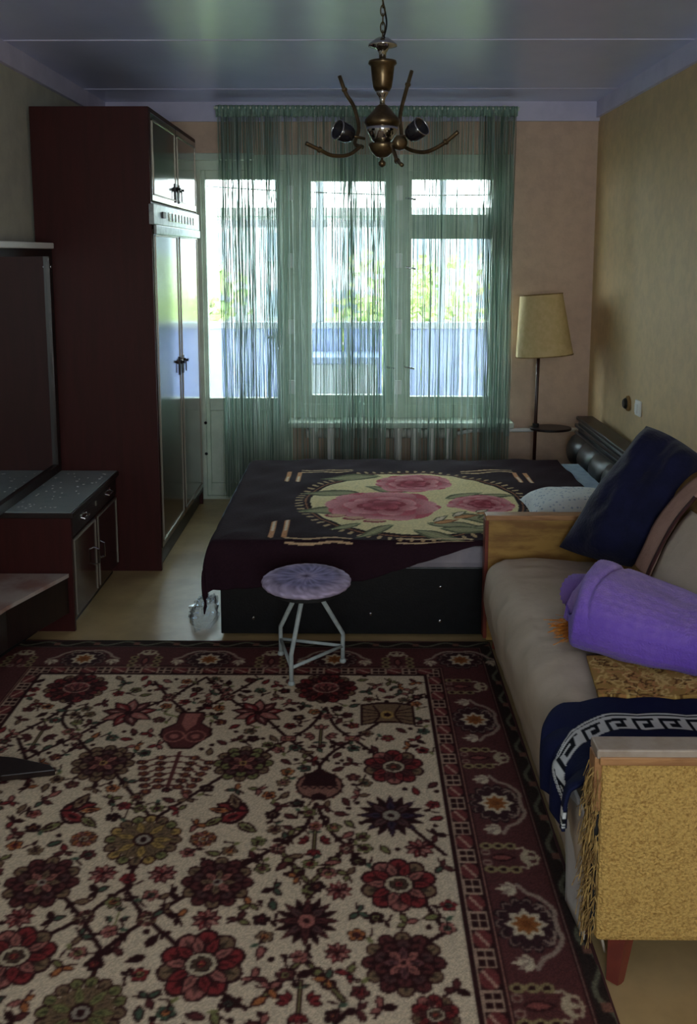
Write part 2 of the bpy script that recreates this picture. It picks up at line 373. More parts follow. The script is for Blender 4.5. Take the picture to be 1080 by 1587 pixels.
# ------------------------------------------------------------------ balcony and outside
def outside():
    struct('balcony_floor', bx(-2.2, 2.6, BY + .28, 6.95, -.14, -.02), M['concrete'], 'concrete balcony floor slab outside the window', 'balcony')
    b = thing('balcony_parapet', 'pale blue boarded balcony parapet outside the window', 'parapet', (0, 6.88, -.02))
    for k in range(16):
        x0 = -2.2 + k * .3
        obj('board', bx(x0 + .004, x0 + .296, 6.86, 6.885, .0, 1.0), M['parapet'], b, bevel=.006)
    obj('handrail', bx(-2.2, 2.6, 6.83, 6.92, 1.0, 1.05), M['alu'], b, bevel=.006)
    obj('base_beam', bx(-2.2, 2.6, 6.84, 6.90, -.02, .0), M['alu'], b)
    g = thing('balcony_glazing', 'white framed balcony glazing above the blue parapet', 'glazing', (0, 6.88, 1.05))
    for x in (-2.15, -1.25, -.3, .62, 1.5, 2.5): obj('post', bx(x, x + .05, 6.85, 6.90, 1.05, 2.55), M['alu'], g)
    for z in (1.76, 2.5): obj('rail', bx(-2.1, 2.5, 6.855, 6.895, z, z + .055), M['alu'], g)
    for a, c in ((-2.1, -1.25), (-1.2, -.3), (-.25, .62), (.67, 1.5), (1.55, 2.5)):
        obj('pane', bx(a, c, 6.872, 6.876, 1.05, 2.5), M['glass'], g)
    struct('balcony_ceiling', bx(-2.2, 2.6, BY + .28, 6.95, 2.56, 2.68), M['concrete'], 'concrete slab of the balcony above', 'balcony')
    # clothes line and box stored on the balcony
    tag(obj('clothes_line', MB().tube(sm([(-2.1, 6.4, 2.12), (-.6, 6.4, 2.0), (1, 6.4, 1.97), (2.5, 6.4, 2.1)]), .004, 6), M['blackmetal']), 'thin dark clothes line strung across the balcony', 'clothes line')
    bxo = thing('storage_chest', 'pale grey storage chest on the balcony floor by the parapet', 'chest', (-.05, 6.6, -.02))
    obj('chest_body', bx(-.45, .15, 6.45, 6.82, -.02, .78), M['alu'], bxo, bevel=.01)
    obj('lid', bx(-.47, .17, 6.43, 6.84, .78, .83), M['parapet'], bxo, bevel=.01)
    struct('ground', bx(-60, 60, 7.5, 90, -6.3, -6.0), M['grass'], 'grassy courtyard ground far below the balcony', 'ground')
    rnd = random.Random(4)
    def tree(x, y, top, r, m, label):
        t = thing('courtyard_tree', label, 'tree', (x, y, -6.0), 'courtyard trees')
        zc = top - r
        obj('trunk', MB().tube([(x, y, -6.0), (x + .1, y, (zc - 6) / 2), (x, y, zc)], [.22, .16, .08], 8), M['bark'], t)
        mb = MB()
        for k in range(2600):
            while True:
                p = Vector((rnd.uniform(-1, 1), rnd.uniform(-1, 1), rnd.uniform(-1, 1)))
                if .25 < p.length < 1: break
            nz = .75 + .45 * noise.noise(p * 2.2 + Vector((x, y, 0)))
            p = Vector((p.x * r * nz, p.y * r * nz, p.z * r * 1.15 * nz)) + Vector((x, y, zc))
            a = Vector((rnd.gauss(0, 1), rnd.gauss(0, 1), rnd.gauss(0, .6))).normalized(); c = a.orthogonal().normalized()
            s = rnd.uniform(.07, .15); i = len(mb.v)
            mb.v += [tuple(p - a * s), tuple(p + c * s * .6), tuple(p + a * s), tuple(p - c * s * .6)]; mb.f.append((i, i + 1, i + 2, i + 3))
        o = obj('foliage', mb, m, t); o['kind'] = 'stuff'
    tree(-2.9, 13, 1.9, 1.7, M['leaf'], 'mid green courtyard tree seen through the balcony door')
    tree(.9, 16, 1.7, 1.8, M['leaf2'], 'yellow green courtyard tree behind the middle window pane')
    tree(4.4, 13.5, 2.2, 1.7, M['leaf'], 'tall green courtyard tree behind the right window pane')
    b = thing('apartment_block', 'pale apartment block far across the courtyard', 'building', (0, 45, -6))
    obj('facade', bx(-22, 24, 45, 55, -6, 3.4), M['facade'], b)
    obj('roof', bx(-22.4, 24.4, 44.6, 55.4, 3.4, 3.8), M['concrete'], b)
    for i in range(14):
        for z in (-4.4, -1.6, 1.2):
            x = -20.5 + i * 3.2
            f = obj('window', bx(x, x + 1.6, 44.92, 45.02, z, z + 1.5), M['alu'], b)
            obj('pane', bx(x + .1, x + 1.5, 44.9, 44.94, z + .1, z + 1.4), M['facadewin'], f)
outside()

# ------------------------------------------------------------------ pattern painter (carpets, blankets)
class Painter:
    def __init__(s, xs, ys, base):
        s.xs, s.ys = xs, ys
        s.X, s.Y = np.meshgrid(xs, ys)
        s.c = np.empty(s.X.shape + (3,)); s.c[:] = np.array(base) / 255.
    def win(s, x0, x1, y0, y1):
        a, b = np.searchsorted(s.xs, [x0, x1]); c, d = np.searchsorted(s.ys, [y0, y1])
        return slice(c, d), slice(a, b)
    def put(s, w, m, col):
        s.c[w][m] = np.array(col) / 255.
    def petal(s, x, y, rx, ry, an, cin, cout):
        """woven two-tone petal: cin at the base, cout at the outer rim along direction an"""
        R = max(rx, ry); w = s.win(x - R, x + R, y - R, y + R)
        dx, dy = (s.X[w] - x) / rx, (s.Y[w] - y) / ry; m = np.hypot(dx, dy) < 1
        t = np.clip(.5 + .5 * (dx * math.cos(an) + dy * math.sin(an)), 0, 1)[m][:, None]
        s.c[w][m] = (np.array(cin) * (1 - t) + np.array(cout) * t) / 255.
    def poly(s, pts, col):
        p = np.array(pts, float); w = s.win(p[:, 0].min(), p[:, 0].max(), p[:, 1].min(), p[:, 1].max())
        X, Y = s.X[w], s.Y[w]; ins = np.zeros(X.shape, bool)
        for (x1, y1), (x2, y2) in zip(p, np.roll(p, -1, 0)):
            if y1 == y2: continue
            ins ^= ((y1 > Y) != (y2 > Y)) & (X < (x2 - x1) * (Y - y1) / (y2 - y1) + x1)
        s.put(w, ins, col)
    def line(s, pts, wd, col):
        for (x1, y1), (x2, y2) in zip(pts[:-1], pts[1:]):
            w = s.win(min(x1, x2) - wd, max(x1, x2) + wd, min(y1, y2) - wd, max(y1, y2) + wd)
            X, Y = s.X[w], s.Y[w]; dx, dy = x2 - x1, y2 - y1; L = dx * dx + dy * dy + 1e-12
            t = np.clip(((X - x1) * dx + (Y - y1) * dy) / L, 0, 1)
            s.put(w, (X - x1 - t * dx) ** 2 + (Y - y1 - t * dy) ** 2 < (wd / 2) ** 2, col)
    def curve(s, pts, wd, col):
        q = sm([(a, b, 0) for a, b in pts], 6); s.line([(v.x, v.y) for v in q], wd, col)
    def leaf(s, x, y, L, wd, ang, col, out=None):
        w = s.win(x - L, x + L, y - L, y + L); X, Y = s.X[w] - x, s.Y[w] - y
        c, sn = math.cos(ang), math.sin(ang); u = (X * c + Y * sn) / L; v = (-X * sn + Y * c) / (wd / 2)
        f = np.where((u > 0) & (u < 1), np.sin(np.clip(u, 0, 1) ** .8 * math.pi), 0)
        if out is not None:
            s.put(w, (np.abs(v) < f), out); s.put(w, (np.abs(v) < f - .38), col)
        else: s.put(w, np.abs(v) < f, col)
    def flower(s, x, y, rx, ry, n, c1, c2, c3, out=(38, 18, 18), rot=0., lobe=.25, sharp=False, vein=True):
        R = max(rx, ry); w = s.win(x - R, x + R, y - R, y + R)
        dx, dy = (s.X[w] - x) / rx, (s.Y[w] - y) / ry
        r = np.hypot(dx, dy); t = np.arctan2(dy, dx) + rot
        k = np.abs(np.cos(n * t / 2))
        e = (1 - lobe) + lobe * (k if sharp else k ** .5)
        s.put(w, r < e, out); s.put(w, r < e - .12, c1)
        if vein:
            s.put(w, (r < e - .1) & (np.abs(np.sin(n * t / 2 + math.pi / 2)) < .17) & (r > .3), out)
            s.put(w, (r < e - .2) & (np.abs(np.sin(n * t / 2)) < .55) & (r > .42), np.array(c1) * .62)
            s.put(w, (r < e - .28) & (np.abs(np.sin(n * t / 2)) < .28) & (r > .46), c2)
        s.put(w, r < .46, out); s.put(w, r < .38, c2); s.put(w, r < .2, out); s.put(w, r < .14, c3)
    def ell(s, x, y, rx, ry, col, hole=0.):
        w = s.win(x - rx, x + rx, y - ry, y + ry); r = np.hypot((s.X[w] - x) / rx, (s.Y[w] - y) / ry)
        s.put(w, (r < 1) & (r >= hole), col)

def painted_grid(name, xs, ys, zfun, painter, m, loc, parent=None):
    nx, ny = len(xs), len(ys)
    P = zfun(painter.X, painter.Y)
    v = np.stack(P, -1).reshape(-1, 3) - np.array(loc)
    i = np.arange(nx * ny).reshape(ny, nx)
    q = np.stack([i[:-1, :-1], i[:-1, 1:], i[1:, 1:], i[1:, :-1]], -1).reshape(-1, 4)
    me = bpy.data.meshes.new(name)
    me.vertices.add(len(v)); me.vertices.foreach_set('co', v.astype(np.float32).ravel())
    me.loops.add(q.size); me.loops.foreach_set('vertex_index', q.astype(np.int32).ravel())
    me.polygons.add(len(q)); me.polygons.foreach_set('loop_start', np.arange(0, q.size, 4, dtype=np.int32))
    me.update(calc_edges=True)
    me.polygons.foreach_set('use_smooth', np.ones(len(q), bool))
    a = me.color_attributes.new('Col', 'FLOAT_COLOR', 'POINT')
    c = np.ones((len(v), 4), np.float32); c[:, :3] = s2l(painter.c.reshape(-1, 3)); a.data.foreach_set('color', c.ravel())
    me.materials.append(m)
    o = bpy.data.objects.new(name, me); C.objects.link(o)
    if parent: o.parent = parent
    else: o.location = loc; ROOT[o.name] = tuple(loc)
    return o

# ------------------------------------------------------------------ carpet
RUG = dict(x0=-1.45, x1=.535, y0=.55, y1=3.47)
def carpet():
    R = RUG; d = .004
    xs = np.arange(R['x0'], R['x1'] + d / 2, d); ys = np.arange(R['y0'], R['y1'] + d / 2, d)
    CREAM = (206, 184, 156); DK = (48, 20, 20); MAR = (90, 44, 42); RED = (128, 44, 44); ROSE = (158, 96, 86)
    BRN = (122, 96, 72); OLV = (120, 116, 72); GLD = (170, 136, 78); ORG = (172, 104, 60); NVY = (56, 40, 58); GRN = (70, 84, 66); GREY = (150, 138, 122)
    p = Painter(xs, ys, CREAM)
    rnd = random.Random(11)
    FX, FY = .254, 3.172                      # inner field limits
    g = lambda x, y: onz(x, y, 0)[:2]
    # main vines (photo pixels turned into floor positions)
    vines = [[(505, 1100), (480, 1130), (448, 1150)], [(505, 1100), (520, 1130), (548, 1150)], [(448, 1150), (475, 1170), (496, 1190)], [(548, 1150), (515, 1170), (496, 1190)], [(496, 1188), (495, 1205)],
             [(448, 1150), (420, 1165), (340, 1210), (300, 1235), (236, 1275)], [(548, 1150), (600, 1185)], [(548, 1150), (570, 1135), (655, 1080)], [(448, 1150), (410, 1115)],
             [(490, 1250), (470, 1290), (430, 1316)], [(490, 1250), (510, 1290), (537, 1316)], [(430, 1316), (380, 1345), (340, 1370)], [(537, 1316), (560, 1340), (620, 1375)],
             [(320, 1053), (290, 1070), (265, 1085), (225, 1100)], [(320, 1053), (335, 1068), (352, 1084), (385, 1105)], [(262, 1085), (290, 1110)], [(352, 1084), (300, 1110)], [(262, 1085), (240, 1060)], [(352, 1084), (400, 1056)],
             [(118, 1085), (105, 1100), (97, 1122), (118, 1145), (135, 1165), (160, 1185)], [(105, 1098), (70, 1120), (30, 1140)], [(118, 1145), (80, 1162), (42, 1180)], [(118, 1145), (165, 1120), (200, 1108)], [(28, 1148), (40, 1180), (37, 1190)],
             [(175, 1198), (205, 1235), (225, 1260), (236, 1275)], [(236, 1275), (232, 1295)],
             [(208, 1340), (205, 1355), (195, 1382)], [(195, 1382), (160, 1405), (125, 1430), (30, 1475)], [(195, 1382), (212, 1410), (228, 1430), (280, 1475)], [(92, 1385), (125, 1428), (158, 1480)], [(290, 1392), (228, 1430), (158, 1480)], [(158, 1480), (148, 1510), (140, 1530)],
             [(480, 1470), (470, 1495)], [(345, 1545), (380, 1570)], [(655, 1400), (690, 1450)], [(640, 1290), (690, 1330)], [(622, 1490), (700, 1445)]]
    for v in vines:
        q = [g(*a) for a in v]
        p.curve(q, .0115, DK) if len(q) > 2 else p.line(q, .0115, DK)
        for (x1, y1), (x2, y2) in zip(q[:-1], q[1:]):          # thorns
            an = math.atan2(y2 - y1, x2 - x1)
            for t in (.5,):
                for sgn in (-1, 1): p.leaf(x1 + (x2 - x1) * t, y1 + (y2 - y1) * t, .022, .011, an + sgn * .9, DK)
    for v in ([(430, 1318), (480, 1375)], [(537, 1318), (480, 1375)], [(480, 1372), (478, 1395)], [(470, 1490), (400, 1560)], [(470, 1490), (532, 1556)]):
        q = [g(*a) for a in v]; p.line(q, .016, DK); p.line(q, .007, OLV)
        for t in (.35, .65): p.ell(q[0][0] + (q[1][0] - q[0][0]) * t, q[0][1] + (q[1][1] - q[0][1]) * t, .018, .014, DK); p.ell(q[0][0] + (q[1][0] - q[0][0]) * t, q[0][1] + (q[1][1] - q[0][1]) * t, .011, .008, OLV)
    keep = []
    def put(kind, px, py, wpx, k=1.0, cols=None, **kw):
        x, y = g(px, py); x2, _ = g(px + wpx / 2, py); r = (x2 - x); keep.append((x, y, r * 1.1))
        keep_y.append(y)
        draw(kind, x, y, r, k, cols)
        keep2.append((kind, x, y, r, k, cols))
    keep_y, keep2 = [], []
    def draw(kind, x, y, r, k, cols):
        ry = r * k
        def ring(n, r0, L, wd, c, out=DK, rot=0.):
            for i in range(n):
                an = 2 * math.pi * i / n + rot; ca, sa = math.cos(an), math.sin(an)
                cc = c[i % len(c)]; xx, yy = x + r0 * r * ca, y + r0 * ry * sa
                p.leaf(xx, yy, L * r, wd * r, an, out); p.leaf(xx + .03 * r * ca, yy + .03 * r * sa, L * r * .86, wd * r * .70, an, cc); p.leaf(xx + .10 * r * ca, yy + .10 * r * sa, L * r * .5, wd * r * .24, an, tuple(int(v * .6) for v in cc))
        def scal(n, r0, pr, c, rot=0.):
            for o_, k_ in ((DK, 1.0), (None, .76)):
                for i in range(n):
                    an = 2 * math.pi * i / n + rot
                    p.ell(x + r0 * r * math.cos(an), y + r0 * ry * math.sin(an), pr * r * k_, pr * ry * k_, o_ if o_ else c[i % len(c)])
            for i in range(n):
                an = 2 * math.pi * i / n + rot
                p.leaf(x + (r0 - pr) * r * math.cos(an), y + (r0 - pr) * ry * math.sin(an), pr * 1.5 * r, pr * .5 * r, an, tuple(int(v * .55) for v in c[i % len(c)]))
        if kind == 'rosette':
            scal(12, .80, .21, (cols[0], BRN)); p.ell(x, y, r * .74, ry * .74, DK); scal(10, .56, .20, ((84, 52, 50), cols[0]), rot=.3); p.ell(x, y, r * .5, ry * .5, DK); ring(8, .08, .46, .30, (cols[1], ROSE)); p.ell(x, y, r * .13, ry * .13, cols[2]); p.ell(x, y, r * .07, ry * .07, DK)
        elif kind == 'flower':
            scal(10, .72, .28, (cols[0], BRN, cols[0], ROSE), rot=.3); ring(10, .28, .58, .34, (cols[1], cols[0]), rot=.6)
            p.ell(x, y, r * .40, ry * .36, DK); p.ell(x, y, r * .35, ry * .31, (186, 168, 140)); p.flower(x, y, r * .26, ry * .23, 7, (80, 60, 46), cols[0], cols[2], vein=False)
        elif kind == 'spiky': ring(16, .25, .80, .26, (cols[0], DK)); ring(8, .2, .6, .34, (cols[0], (92, 60, 58))); p.ell(x, y, r * .32, ry * .32, DK); p.ell(x, y, r * .26, ry * .26, cols[1]); p.ell(x, y, r * .1, ry * .1, DK)
        elif kind == 'palmette':
            scal(15, .82, .19, (cols[0], MAR, BRN)); p.ell(x, y, r * .8, ry * .8, DK); ring(15, .45, .42, .26, (cols[0], MAR)); p.ell(x, y, r * .62, ry * .6, DK); ring(11, .2, .44, .24, (MAR, cols[0]), rot=.3)
            p.ell(x, y + ry * .05, r * .42, ry * .36, (176, 140, 122)); p.ell(x, y + ry * .05, r * .37, ry * .31, (132, 66, 64))
            for k_ in range(-2, 3): p.leaf(x, y - ry * .28, r * .58, r * .15, math.pi / 2 + k_ * .42, (MAR, ROSE)[k_ % 2], DK)
            p.leaf(x, y - ry * .95, r * .5, r * .3, math.pi / 2, DK)
        elif kind == 'gold':
            scal(16, .82, .17, (cols[0], cols[1], OLV)); p.ell(x, y, r * .7, ry * .66, cols[0]); ring(13, .22, .56, .26, (cols[1], BRN), out=(84, 66, 44)); p.ell(x, y, r * .26, ry * .26, DK); p.ell(x, y, r * .19, ry * .18, GREY); p.ell(x, y, r * .09, ry * .1, DK)
        elif kind == 'carnation':
            xx, yy = x, y
            for a in range(9):
                an = 2 * math.pi * a / 9 + .2; cc = (cols[0], MAR, ROSE)[a % 3]
                p.leaf(xx, yy, r * 1.02, r * .52, an, DK); p.leaf(xx + .08 * r * math.cos(an), yy + .08 * r * math.sin(an), r * .84, r * .36, an, cc); p.leaf(xx + .35 * r * math.cos(an), yy + .35 * r * math.sin(an), r * .4, r * .10, an, (176, 130, 116))
            p.ell(xx, yy, r * .16, ry * .14, DK)
        elif kind == 'acorn':
            ring(14, .62, .40, .22, (cols[1], BRN)); p.ell(x, y, r * .92, ry * .86, DK); p.ell(x, y, r * .84, ry * .76, (140, 96, 82)); p.poly([(x - r * .72, y - ry * .05), (x + r * .72, y - ry * .05), (x + r * .55, y + ry * .6), (x, y + ry * .85), (x - r * .55, y + ry * .6)], cols[0])
            for t in range(-5, 6): p.line([(x + t * r * .13, y), (x + t * r * .11, y + ry * .6)], r * .05, DK)
            p.line([(x + (-.72 + .16 * i) * r, y - ry * (.05 + .18 * (i % 2))) for i in range(10)], r * .06, DK); p.leaf(x, y - ry * .8, r * .4, r * .6, 1.57, DK)
        elif kind == 'square':
            p.poly([(x - r, y - ry * .8), (x - r * .3, y - ry * .6), (x + r * .3, y - ry * .6), (x + r, y - ry * .8), (x + r, y + ry * .8), (x + r * .3, y + ry), (x - r * .3, y + ry), (x - r, y + ry * .8)], DK)
            p.poly([(x - r * .92, y - ry * .7), (x - r * .3, y - ry * .5), (x + r * .3, y - ry * .5), (x + r * .92, y - ry * .7), (x + r * .92, y + ry * .7), (x + r * .3, y + ry * .85), (x - r * .3, y + ry * .85), (x - r * .92, y + ry * .7)], cols[0])
            for sg in (-1, 1):
                for t in (-.5, -.15, .2, .5): p.line([(x + sg * r * .35, y + t * ry * .5), (x + sg * r * .92, y + t * ry)], r * .05, DK)
                p.curve([(x + sg * r * .5, y - ry * .6), (x + sg * r * .28, y), (x + sg * r * .5, y + ry * .7)], r * .07, DK)
            p.ell(x, y, r * .25, ry * .3, GLD); p.ell(x, y, r * .13, ry * .15, DK)
        elif kind == 'pome':
            sg = cols[3]
            for dx, dy, L, wd, an, c in ((-.5, .1, 1.25, .85, .35, cols[0]), (.45, -.45, 1.15, .75, 2.6, cols[0]), (-.1, .2, 1.0, .5, 1.25, BRN), (-.2, -.5, .9, .45, -2.5, OLV), (.3, -.2, .9, .4, -.7, OLV), (.1, .1, .8, .4, .2, cols[1])):
                a2 = an if sg > 0 else math.pi - an; xx, yy = x + sg * dx * r, y + dy * ry
                p.leaf(xx, yy, L * r, wd * r, a2, CREAM, DK); p.leaf(xx + .08 * r * math.cos(a2), yy + .08 * r * math.sin(a2), L * r * .85, wd * r * .55, a2, c); p.leaf(xx + .3 * r * math.cos(a2), yy + .3 * r * math.sin(a2), L * r * .4, wd * r * .22, a2, DK)
        elif kind == 'vase':
            out = [(-.45, 1), (.45, 1), (.55, .75), (.5, .35), (.95, .05), (1.0, -.3), (.6, -.7), (.35, -1), (-.35, -1), (-.6, -.7), (-1, -.3), (-.95, .05), (-.5, .35), (-.55, .75)]
            p.poly([(x + a * r, y + b * ry) for a, b in out], DK); p.poly([(x + a * r * .9, y + b * ry * .93) for a, b in out], MAR)
            p.poly([(x - r * .3, y + ry * .9), (x + r * .3, y + ry * .9), (x + r * .28, y + ry * .3), (x, y - ry * .1), (x - r * .28, y + ry * .3)], ROSE)
            for sg in (-1, 1):
                p.ell(x + sg * r * .4, y - ry * .35, r * .4, ry * .3, ROSE, .82); p.ell(x + sg * r * .4, y - ry * .35, r * .16, ry * .12, ROSE)
                p.curve([(x + sg * r * .55, y + ry * .7), (x + sg * r * 1.1, y + ry * .9), (x + sg * r * .95, y + ry * 1.3)], r * .1, OLV)
        elif kind == 'triple':
            p.line([(x, y + ry), (x, y - ry * .3)], abs(r) * .18, DK); p.line([(x, y + ry), (x, y - ry * .3)], abs(r) * .07, OLV)
            sy = 1 if ry > 0 else -1
            for dx, dy, aa in ((-.6, .25, 2.6), (.6, .25, .55), (0, -.55, -1.57)):
                for da in (-.75, .75, 0):
                    an = (aa + da) * sy; p.leaf(x + dx * r * .6, y + dy * ry * .6, r * .62, r * .34, an, cols[0], DK)
            for sg in (-1, 1): p.leaf(x, y + ry * .7, r * .5, r * .18, math.pi / 2 * sy + sg * 1.1, GRN, DK)
        elif kind == 'bush':
            p.line([(x, y + ry), (x, y - ry * .8)], r * .09, MAR)
            for i in range(6):
                for sg in (-1, 1):
                    yy = y + ry * (.8 - i * .28); L = r * (.95 - i * .08); a = [(x, yy), (x + sg * L * .5, yy - ry * .10), (x + sg * L, yy - ry * .34)]
                    p.curve(a, r * .06, MAR)
                    for bx_, by_ in a[1:]: p.flower(bx_, by_, r * .17, ry * .13, 5, MAR, ORG, DK, vein=False)
            p.flower(x, y - ry * .85, r * .16, ry * .12, 5, DK, RED, DK, vein=False)
    put('palmette', 118, 1070, 98, .95, (RED, ROSE, DK)); put('palmette', 505, 1070, 98, .95, (RED, ROSE, DK))
    put('carnation', 200, 1108, 88, 1.0, (RED, ROSE, DK)); put('carnation', 400, 1108, 84, 1.0, (RED, ROSE, DK))
    put('vase', 290, 1135, 82, 1.35, (MAR, ROSE, DK)); put('square', 600, 1112, 84, .95, (BRN, GLD, DK))
    put('rosette', 160, 1187, 98, 1.05, (BRN, MAR, GLD)); put('rosette', 377, 1187, 94, 1.05, (OLV, MAR, GLD))
    put('bush', 268, 1200, 112, 1.0, (MAR, RED, DK)); put('acorn', 495, 1222, 80, 1.1, (DK, ROSE, DK))
    put('flower', 610, 1192, 96, 1.0, (RED, MAR, ORG)); put('pome', 115, 1265, 92, 1.0, (RED, ORG, DK, 1)); put('pome', 362, 1265, 92, 1.0, (RED, ORG, DK, -1))
    put('spiky', 606, 1268, 104, .95, (NVY, GREY, DK)); put('gold', 222, 1306, 122, 1.05, (BRN, GLD, GREY))
    put('rosette', 65, 1372, 116, 1.05, (MAR, BRN, GREY)); put('rosette', 337, 1372, 112, 1.05, (MAR, BRN, GREY))
    put('triple', 487, 1313, 58, 1.3, (RED,)); put('flower', 618, 1376, 122, 1.0, (RED, ROSE, DK))
    put('spiky', 475, 1432, 100, 1.15, (MAR, ROSE, DK)); put('flower', 312, 1500, 138, 1.05, (RED, ROSE, ORG)); put('flower', 22, 1488, 130, 1.0, (RED, ROSE, ORG))
    put('rosette', 626, 1498, 132, .98, (MAR, (110, 66, 66), ROSE)); put('gold', 125, 1575, 145, 1.0, (BRN, OLV, GREY)); put('triple', 463, 1565, 80, 1.2, (RED,))
    put('flower', 675, 1578, 80, 1.0, (RED, MAR, ORG)); put('triple', 497, 1140, 58, -1.2, (ROSE,)); put('triple', 62, 1142, 62, -1.2, (MAR,)); put('triple', 183, 1425, 40, -1.5, (GRN,))
    put('flower', 430, 1320, 26, 1.0, (MAR, ROSE, DK)); put('flower', 537, 1320, 26, 1.0, (MAR, ROSE, DK)); put('flower', 130, 1428, 34, 1.0, (MAR, BRN, DK)); put('flower', 228, 1430, 34, 1.0, (MAR, BRN, DK))
    put('flower', 262, 1085, 24, 1.1, (MAR, ROSE, DK)); put('flower', 352, 1084, 24, 1.1, (MAR, ROSE, DK)); put('flower', 118, 1145, 22, 1.1, (MAR, ROSE, DK)); put('square', 545, 1149, 24, .8, (ROSE, MAR, DK)); put('square', 447, 1149, 24, .8, (ROSE, MAR, DK))
    # orange and red secondary blooms
    for a in ((130, 1305, 44, ORG), (315, 1305, 44, ORG), (252, 1360, 48, RED), (160, 1360, 48, RED), (525, 1385, 46, RED), (523, 1482, 46, RED), (650, 1320, 50, RED), (320, 1430, 50, RED), (30, 1427, 50, RED), (470, 1260, 0, RED)):
        if a[2]: put('carnation' if a[3] == RED else 'flower', a[0], a[1], a[2], .9, (a[3], ROSE, DK))
    # the design carries on towards the camera, beyond the frame
    for kind, x, y, r, k, cols in list(keep2):
        if y < 2.78: draw(kind, x, y - 1.18, r, k, cols); keep.append((x, y - 1.18, r))
    # small filler sprigs
    small = [MAR, RED, BRN, OLV, ORG, GRN, DK, MAR, ROSE]
    tries = 0; placed = []
    while tries < 14000 and len(placed) < 900:
        tries += 1
        x, y = rnd.uniform(R['x0'] + .28, FX - .03), rnd.uniform(R['y0'] + .3, FY - .03)
        if any((x - a) ** 2 + (y - b) ** 2 < (c + .016) ** 2 for a, b, c in keep) or any((x - a) ** 2 + (y - b) ** 2 < .045 ** 2 for a, b in placed): continue
        placed.append((x, y)); t = rnd.random(); c = rnd.choice(small); an = rnd.uniform(0, 6.28)
        if t < .40:
            p.flower(x, y, 0.023, .021, 5, c, rnd.choice(small), ORG, vein=False, rot=an, lobe=.4)
            p.curve([(x, y), (x + .03 * math.cos(an), y + .03 * math.sin(an)), (x + .04 * math.cos(an + .7), y + .04 * math.sin(an + .7))], .005, DK)
            p.leaf(x + .025 * math.cos(an), y + .025 * math.sin(an), .024, .012, an - .8, rnd.choice((OLV, GRN, DK)))
        elif t < .75:
            p.curve([(x - .03 * math.cos(an), y - .03 * math.sin(an)), (x, y), (x + .028 * math.cos(an + .5), y + .028 * math.sin(an + .5))], .005, DK)
            p.leaf(x, y, .036, .02, an + .8, c, DK); p.leaf(x, y, .036, .02, an - .9, rnd.choice(small), DK); p.leaf(x, y, .03, .016, an + 2.6, c, DK)
        else:
            p.leaf(x - .03 * math.cos(an), y - .03 * math.sin(an), .048, .024, an, c, DK); p.ell(x + .03 * math.cos(an + 1.3), y + .03 * math.sin(an + 1.3), .008, .008, DK)
    # ---- borders: d = distance outside the field
    X, Y = p.X, p.Y; LXF = R['x0'] + .28; NYF = R['y0'] + .29
    dR, dF, dL, dN = X - FX, Y - FY, LXF - X, NYF - Y
    D = np.maximum(np.maximum(dR, dF), np.maximum(dL, dN))
    alongY = (np.maximum(dR, dL) >= np.maximum(dF, dN)); Sx = np.where(alongY, Y, X)
    def band(a, b, col): p.c[(D >= a) & (D < b)] = np.array(col) / 255.
    BM = (86, 46, 44)
    band(0, .012, DK); band(.012, .060, (170, 140, 118)); band(.060, .075, DK); band(.066, .069, (150, 104, 90)); band(.075, .232, BM); band(.232, .242, DK); band(.235, .239, (120, 90, 80)); band(.242, .40, (46, 34, 30))
    # guard stripe: alternating four-square and oval cells
    gsel = (D >= .014) & (D < .058); ph = np.mod(Sx, .115) / .115; dd = (D - .036) / .022; aa = np.where(ph < .5, (ph - .25) / .25, (ph - .75) / .25)
    ov = gsel & (ph < .5) & (dd ** 2 + aa ** 2 < 1.05); p.c[gsel & (ph < .5)] = np.array(DK) / 255.; p.c[ov] = np.array((110, 50, 48)) / 255.
    p.c[ov & (np.abs(dd + aa * .8) < .2)] = np.array((178, 140, 120)) / 255.
    sq = gsel & (ph >= .5) & (np.abs(dd) < .85) & (np.abs(aa) < .75) & (np.abs(dd) > .12) & (np.abs(aa) > .12) & (np.abs(dd) + np.abs(aa) > .3)
    p.c[sq] = np.array(DK) / 255.
    # outer guard: dull green scrolls
    osel = (D >= .248) & (D < .292); ph = np.mod(Sx, .16) / .16
    wv = np.abs((D - .27) / .022 - np.sin(ph * 6.283) * .7); p.c[osel & (wv < .28)] = np.array((98, 94, 76)) / 255.
    p.c[osel & (np.abs(ph - .5) < .07) & (np.abs(D - .27) < .012)] = np.array((120, 80, 66)) / 255.
    # main border motifs
    def bmotif(x, y, side):
        """side 'r': outwards is +x ; 'f': outwards is +y"""
        T = (lambda u, v: (x + u, y + v)) if side == 'r' else (lambda u, v: (x - v, y + u))
        ro = 0 if side == 'r' else math.pi / 2
        CRM = (196, 176, 148); G2 = (152, 128, 112)
        cx, cy = T(0, 0)
        rx, ry = (.078, .092) if side == 'r' else (.092, .078)
        p.flower(cx, cy, rx, ry, 14, (66, 34, 36), (66, 34, 36), DK, out=(40, 22, 24), lobe=.3, vein=False); p.flower(cx, cy, rx * .93, ry * .93, 14, (66, 34, 36), (66, 34, 36), DK, out=(130, 104, 92), lobe=.3, vein=False); p.flower(cx, cy, rx * .86, ry * .86, 14, (58, 32, 34), (58, 32, 34), DK, out=(50, 28, 30), lobe=.3, vein=False)
        for k in range(8):
            an = k * math.pi / 4; p.leaf(cx, cy, .052, .032, an, CRM)
        for k in range(8):
            an = k * math.pi / 4; p.leaf(cx, cy, .036, .017, an, (140, 82, 40))
        p.ell(cx, cy, .012, .012, (120, 66, 32))
